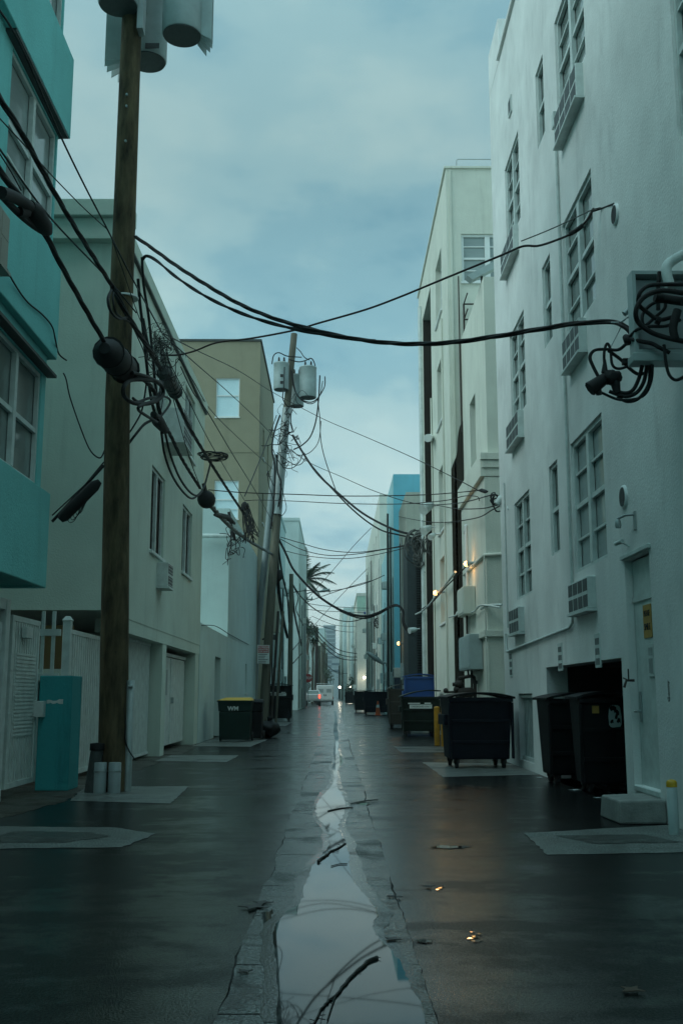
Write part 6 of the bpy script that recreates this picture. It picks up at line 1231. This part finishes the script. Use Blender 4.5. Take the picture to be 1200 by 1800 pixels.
# service leads around the leaning pole
EG = 'service leads hanging round the leaning pole'
for lab, P, r in (('arched lead over the left transformer', [(478, 640, 49.6), (481, 625, 49.6), (490, 620, 49.6), (505, 626, 49.8), (530, 628, 50)], .03),
 ('lead from the left transformer down the shaft', [(500, 645, 49.4), (499, 680, 49.4), (497, 700, 49.4), (505, 714, 49.6), (512, 715, 49.8), (511, 740, 49.8), (516, 760, 50)], .028),
 ('lead drooping between the two front transformers', [(511, 650, 49.5), (516, 680, 49.4), (527, 700, 49.4), (545, 707, 49.5), (558, 700, 49.6), (570, 680, 49.8), (571, 662, 50)], .028),
 ('second lead drooping between the two front transformers', [(513, 652, 49.5), (520, 690, 49.4), (534, 706, 49.4), (550, 709, 49.5), (562, 695, 49.7), (567, 670, 49.9)], .022),
 ('arched lead over the right transformer', [(508, 632, 50), (524, 636, 50), (536, 634, 50), (547, 630, 50), (553, 640, 50), (555, 656, 50)], .028),
 ('curl of lead at the right transformer bracket', [(521, 611, 50.3), (528, 618, 50.2), (535, 628, 50), (544, 633, 50)], .022),
 ('long lead falling from the right transformer back to the shaft', [(562, 660, 49.9), (560, 700, 49.8), (555, 740, 49.8), (545, 768, 49.8), (530, 783, 49.9), (516, 790, 50)], .035),
 ('long thin lead falling far right of the shaft', [(558, 700, 49.8), (562, 735, 49.8), (564, 775, 49.8), (572, 810, 49.6), (590, 862, 48)], .022),
 ('lead curving below the right transformer', [(564, 740, 49.8), (560, 775, 49.8), (545, 795, 49.8), (525, 800, 49.9), (512, 790, 50)], .02),
 ('large loop under the shaft sleeve', [(480, 790, 49.7), (488, 808, 49.6), (500, 822, 49.6), (515, 822, 49.6), (527, 810, 49.6), (533, 795, 49.7)], .02),
 ('inner loop under the shaft sleeve', [(486, 795, 49.7), (500, 806, 49.6), (518, 817, 49.6), (530, 815, 49.6), (538, 802, 49.7)], .02),
 ('dark lead down the left flank of the shaft', [(492, 730, 49.6), (482, 760, 49.6), (478, 790, 49.6), (483, 820, 49.6), (482, 870, 49.8), (476, 930, 50)], .045),
 ('second dark lead down the left flank', [(487, 800, 49.7), (488, 830, 49.7), (494, 850, 49.7), (489, 890, 49.9), (478, 925, 50.2)], .04),
 ('thin lead bowing left of the shaft', [(484, 860, 49.8), (474, 838, 49.8), (471, 828, 49.8), (472, 850, 49.8), (480, 880, 50), (478, 915, 50.2)], .018),
 ('reddish lead down the right flank', [(492, 850, 49.8), (494, 870, 49.8), (491, 905, 50), (486, 935, 50.2)], .025),
 ('thin lead bowing right of the shaft', [(493, 850, 49.8), (501, 880, 49.8), (503, 895, 49.9), (496, 906, 50), (488, 905, 50.2)], .016)): cable(lab, P, r, M_CABLER if 'reddish' in lab else M_CABLE, EG)
mb = MB()
for k in range(30):
    c = pt((rr.uniform(492, 524), rr.uniform(700, 815), 49.6)); P = [c]
    for j in range(5): P.append(P[-1]+Vector((rr.gauss(0, .22), rr.gauss(0, .15), rr.gauss(-.06, .26))))
    mb.tube(spline(P, 4), rr.choice((.012, .016, .022)), 4)
tag(mb.build('cable_tangle', M_CABLE), 'dense tangle of wires under the leaning pole transformers', 'cable tangle')
mb = MB()
for k in range(18):
    c = pt((rr.uniform(395, 425), rr.uniform(925, 968), 36)); P = [c]
    for j in range(4): P.append(P[-1]+Vector((rr.gauss(.02, .12), rr.gauss(0, .1), rr.gauss(-.12, .16))))
    mb.tube(spline(P, 4), .014, 4)
mb.tube(path([(402, 900, 36), (408, 930, 36), (412, 950, 36)], 3), .05, 6); tag(mb.build('cable_tangle', M_CABLE), 'drooping wires at the bulb end of the white pipe arm', 'cable tangle')
splice('flat dark splice on the grey cable before the olive window', [(377, 905, X3), (385, 906, X3), (400, 910, X3), (412, 920, X3)], [.03, .07, .09, .04])
cable('thin wire slanting down the low white wall', [(355, 1099, -3.72), (380, 1101, -3.72), (405, 1116, -3.72), (437, 1133, -3.72)], .012)
# tangle on the cream block
def knot(lab, px0, px1, py0, py1, Y, n, r, m, sz, seed):
    q = random.Random(seed); mb = MB()
    for k in range(n):
        c = pt((q.uniform(px0, px1), q.uniform(py0, py1), Y+q.uniform(-.2, .2))); R = sz*q.uniform(.4, 1); a0 = q.uniform(0, 6.28); e = q.uniform(.4, 1); tl = q.uniform(-.8, .8)
        mb.tube([c+Vector((math.cos(a0+i*.38)*R*e, math.cos(a0+i*.38)*R*tl*.6, math.sin(a0+i*.38)*R)) for i in range(q.randint(7, 16))], q.choice(r), 5)
    return tag(mb.build('cable_tangle', m), lab, 'cable tangle')
knot('big tangle of grey cables on the cream block at the end of the heavy cables', 727, 752, 945, 985, 41, 34, (.02, .03, .04), M_CABLEG, .55, 3)
knot('small nest of wires beside the unlit floodlights', 756, 768, 950, 975, 39, 12, (.015, .02), M_CABLEG, .4, 4)
for lab, P, r in (('white cables draped from the lower lit lamp to the louvred shaft', [(800, 1005, 3.3), (787, 1022, 3.3), (770, 1042, 3.3), (755, 1062, 3.3), (740, 1075, 3.3), (730, 1080, 3.3)], .035), ('dark cable slanting across the brown wall patch', [(818, 996, 3.6), (800, 1015, 3.45), (780, 1035, 3.35), (760, 1058, 3.3), (742, 1070, 3.3)], .022),
 ('pale looping cable below the brown wall patch', [(788, 1085, 3.4), (800, 1082, 3.5), (806, 1074, 3.6), (830, 1076, 3.65), (845, 1064, 3.65), (878, 1068, 24)], .025),
 ('pale cable along the string course of the cream wing', [(845, 1070, 3.66), (860, 1064, 25.8), (882, 1063, 25)], .03),
 ('thin wire sagging to the corner of the white building', [(700, 908, 3.4), (760, 918, 3.4), (830, 912, 27), (865, 896, 23), (880, 888, 21.45)], .014),
 ('thin wire curving past the narrow cream window', [(720, 884, 3.4), (765, 888, 3.4), (800, 894, 28), (845, 894, 25), (872, 888, 21.5)], .013)): cable(lab, P, r, M_TRIM2 if 'white' in lab.split()[0] or 'pale' in lab.split()[0] else M_CABLE, 'cables on the cream wing and block')
t = thing('floodlight', 'white bullet floodlight on the corner of the white building', 'floodlight', pt((878, 880, 3.3))); MB().tube([pt((872, 886, 21.3)), pt((880, 878, 21.3)), pt((887, 872, 21.3))], [.05, .09, .06], 10).build('head', M_TRIM2, t); MB().tube([pt((886, 874, 21.3)), pt((892, 895, 3.385))], .012, 6).build('lead', M_TRIM2, t)
splice('black inline joint on the upper level wire at the cream wing', [(841, 862, 26), (846, 862, 25.9), (852, 864, 25.7), (856, 864, 25.5)], [.02, .05, .05, .02])
knot('little bunch of wires hanging at the corner of the cream wing', 866, 874, 870, 888, 24, 7, (.012, .016), M_CABLE, .22, 6)
knot('wires at the wall bracket of the white house', 660, 668, 1088, 1100, 88, 8, (.03, .04), M_CABLE, .5, 8)
# cables at the electric box
BG = 'black cable loops at the electric box'
bx = 9.5
for lab, P, r in (('upper coil of the box cables', [(1200, 500, 9.3), (1170, 500, 9.3), (1140, 502, 9.3), (1124, 515, 9.3), (1122, 535, 9.35), (1138, 550, 9.4), (1158, 562, 9.4), (1185, 556, 9.4)], .020),
 ('larger left coil of the box cables', [(1200, 515, 9.25), (1160, 511, 9.25), (1130, 523, 9.25), (1117, 545, 9.25), (1120, 565, 9.3), (1140, 582, 9.3), (1165, 592, 9.3), (1200, 600, 9.3)], .024),
 ('short cable from the joint into the box', [(1108, 596, 9.7), (1125, 600, 9.6), (1145, 604, 9.55), (1160, 612, 9.5), (1176, 620, 9.5)], .022),
 ('cable loop rising from the joint into the coils', [(1106, 592, 9.75), (1118, 580, 9.6), (1140, 574, 9.45), (1170, 573, 9.4), (1195, 562, 9.4)], .016),
 ('long drooping cable under the box at the right edge', [(1166, 606, 9.4), (1170, 640, 9.4), (1176, 660, 9.4), (1188, 668, 9.4), (1205, 660, 9.4)], .015),
 ('left loop above the hanging splice', [(1054, 668, 9.9), (1042, 645, 9.9), (1036, 628, 9.9), (1044, 616, 9.9), (1064, 614, 9.9), (1085, 615, 9.85), (1098, 606, 9.8), (1105, 598, 9.8)], .017),
 ('small pointed loop above the hanging splice', [(1062, 650, 9.9), (1061, 620, 9.9), (1066, 604, 9.9), (1072, 614, 9.9), (1075, 640, 9.9), (1085, 648, 9.9), (1102, 644, 9.85), (1118, 634, 9.8)], .014),
 ('diagonal cable past the pointed loop to the box base', [(1068, 616, 9.9), (1090, 632, 9.9), (1106, 648, 9.85), (1122, 658, 9.8), (1138, 652, 9.75), (1146, 640, 9.7)], .017),
 ('first cable sagging from the box base to the hanging splice', [(1128, 642, 9.7), (1122, 665, 9.75), (1112, 685, 9.8), (1098, 691, 9.85), (1078, 686, 9.9)], .019),
 ('second cable sagging from the box base to the hanging splice', [(1136, 642, 9.7), (1131, 670, 9.75), (1118, 690, 9.8), (1098, 697, 9.85), (1070, 688, 9.9)], .019),
 ('third cable sagging from the box base to the hanging splice', [(1141, 642, 9.7), (1139, 675, 9.75), (1122, 700, 9.8), (1102, 706, 9.85), (1084, 698, 9.9)], .016),
 ('lowest cable sagging from the box base to the hanging splice', [(1146, 642, 9.65), (1143, 672, 9.7), (1128, 697, 9.8), (1090, 703, 9.85), (1056, 690, 9.95)], .014),
 ('inner coil in front of the box panel', [(1165, 520, 9.5), (1168, 540, 9.5), (1150, 558, 9.5), (1132, 572, 9.5), (1128, 555, 9.5), (1140, 538, 9.5), (1160, 530, 9.45), (1200, 534, 9.4)], .016)): cable(lab, P, r, M_CABLE, BG, sub=6)
mb = MB(); mb.tube(path([(1158, 478, 9.55), (1156, 500, 9.55), (1156, 545, 9.55)], 3), [.02]*7, 6); mb.tube(path([(1190, 545, 9.3), (1182, 575, 9.3), (1186, 596, 9.3)], 3), [.04]*7, 8); mb.tube(path([(1150, 522, 9.4), (1172, 526, 9.4), (1200, 530, 9.3)], 3), [.045]*7, 8); mb.tube(path([(1152, 562, 9.4), (1160, 565, 9.4)], 2), [.04]*3, 8); tag(mb.build('cable_joint', M_CABLE), 'thick taped cable joints inside the electric box coils', 'cable joint')
splice('taped joint where the thick twisted cable turns down at the electric box', [(1098, 592, 9.85), (1104, 598, 9.8), (1112, 598, 9.75)], [.03, .055, .04])
t = thing('splice_case', 'jagged black splice block hanging below the thick cable at the electric box', 'splice case', pt((1062, 672, 9.9)))
MB().ball(pt((1074, 664, 9.9)), .085, (1.2, 1, .9), .16, 3).build('core', M_CABLE, t)
mb = MB(); a = pt((1064, 664, 9.9)); b = pt((1036, 684, 9.9)); mb.tube([a, b], [.055, .075], 8); mb.tube([pt((1078, 660, 9.9)), pt((1084, 692, 9.88))], [.06, .035], 8); mb.tube([pt((1062, 655, 9.9)), pt((1062, 632, 9.9))], [.035, .012], 8); mb.tube([pt((1050, 676, 9.9)), pt((1052, 694, 9.9))], [.03, .03], 8); mb.build('connector', M_CABLE, t)
MB().box(pt((1098, 636, 9.87))-Vector((.03, .03, .03)), pt((1098, 636, 9.87))+Vector((.03, .03, .03)), .006).build('clip', M_CABLE, t)
mb = MB(); mb.tube([pt((1094, 568, 10)), pt((1070, 615, 9.9))], .006, 5); mb.tube(path([(1073, 567, 10), (1090, 566, 9.95), (1105, 556, 9.9), (1118, 545, 3.39)], 4), .009, 5); mb.tube(path([(1096, 552, 9.9), (1104, 546, 9.9), (1114, 540, 9.9)], 3), .03, 6); mb.tube([pt((1113, 503, 3.38)), pt((1117, 540, 3.38))], .012, 5); tag(mb.build('cable_anchor', M_GALV), 'wire anchor clamps holding the thick cable beside the electric box', 'anchor')
# ================================================================ AIR
hm = bpy.data.materials.new('haze_air'); hm.use_nodes = True; ht = hm.node_tree; ht.nodes.clear()
ho = ht.nodes.new('ShaderNodeOutputMaterial'); hv = ht.nodes.new('ShaderNodeVolumePrincipled'); ht.links.new(hv.outputs[0], ho.inputs['Volume'])
hv.inputs['Color'].default_value = (.80, .92, .93, 1); hv.inputs['Density'].default_value = .0006; hv.inputs['Anisotropy'].default_value = .3
hz_ = MB().box((-705, -65, -1.1), (705, 1305, 72)).build('haze', hm); hz_['kind'] = 'stuff'
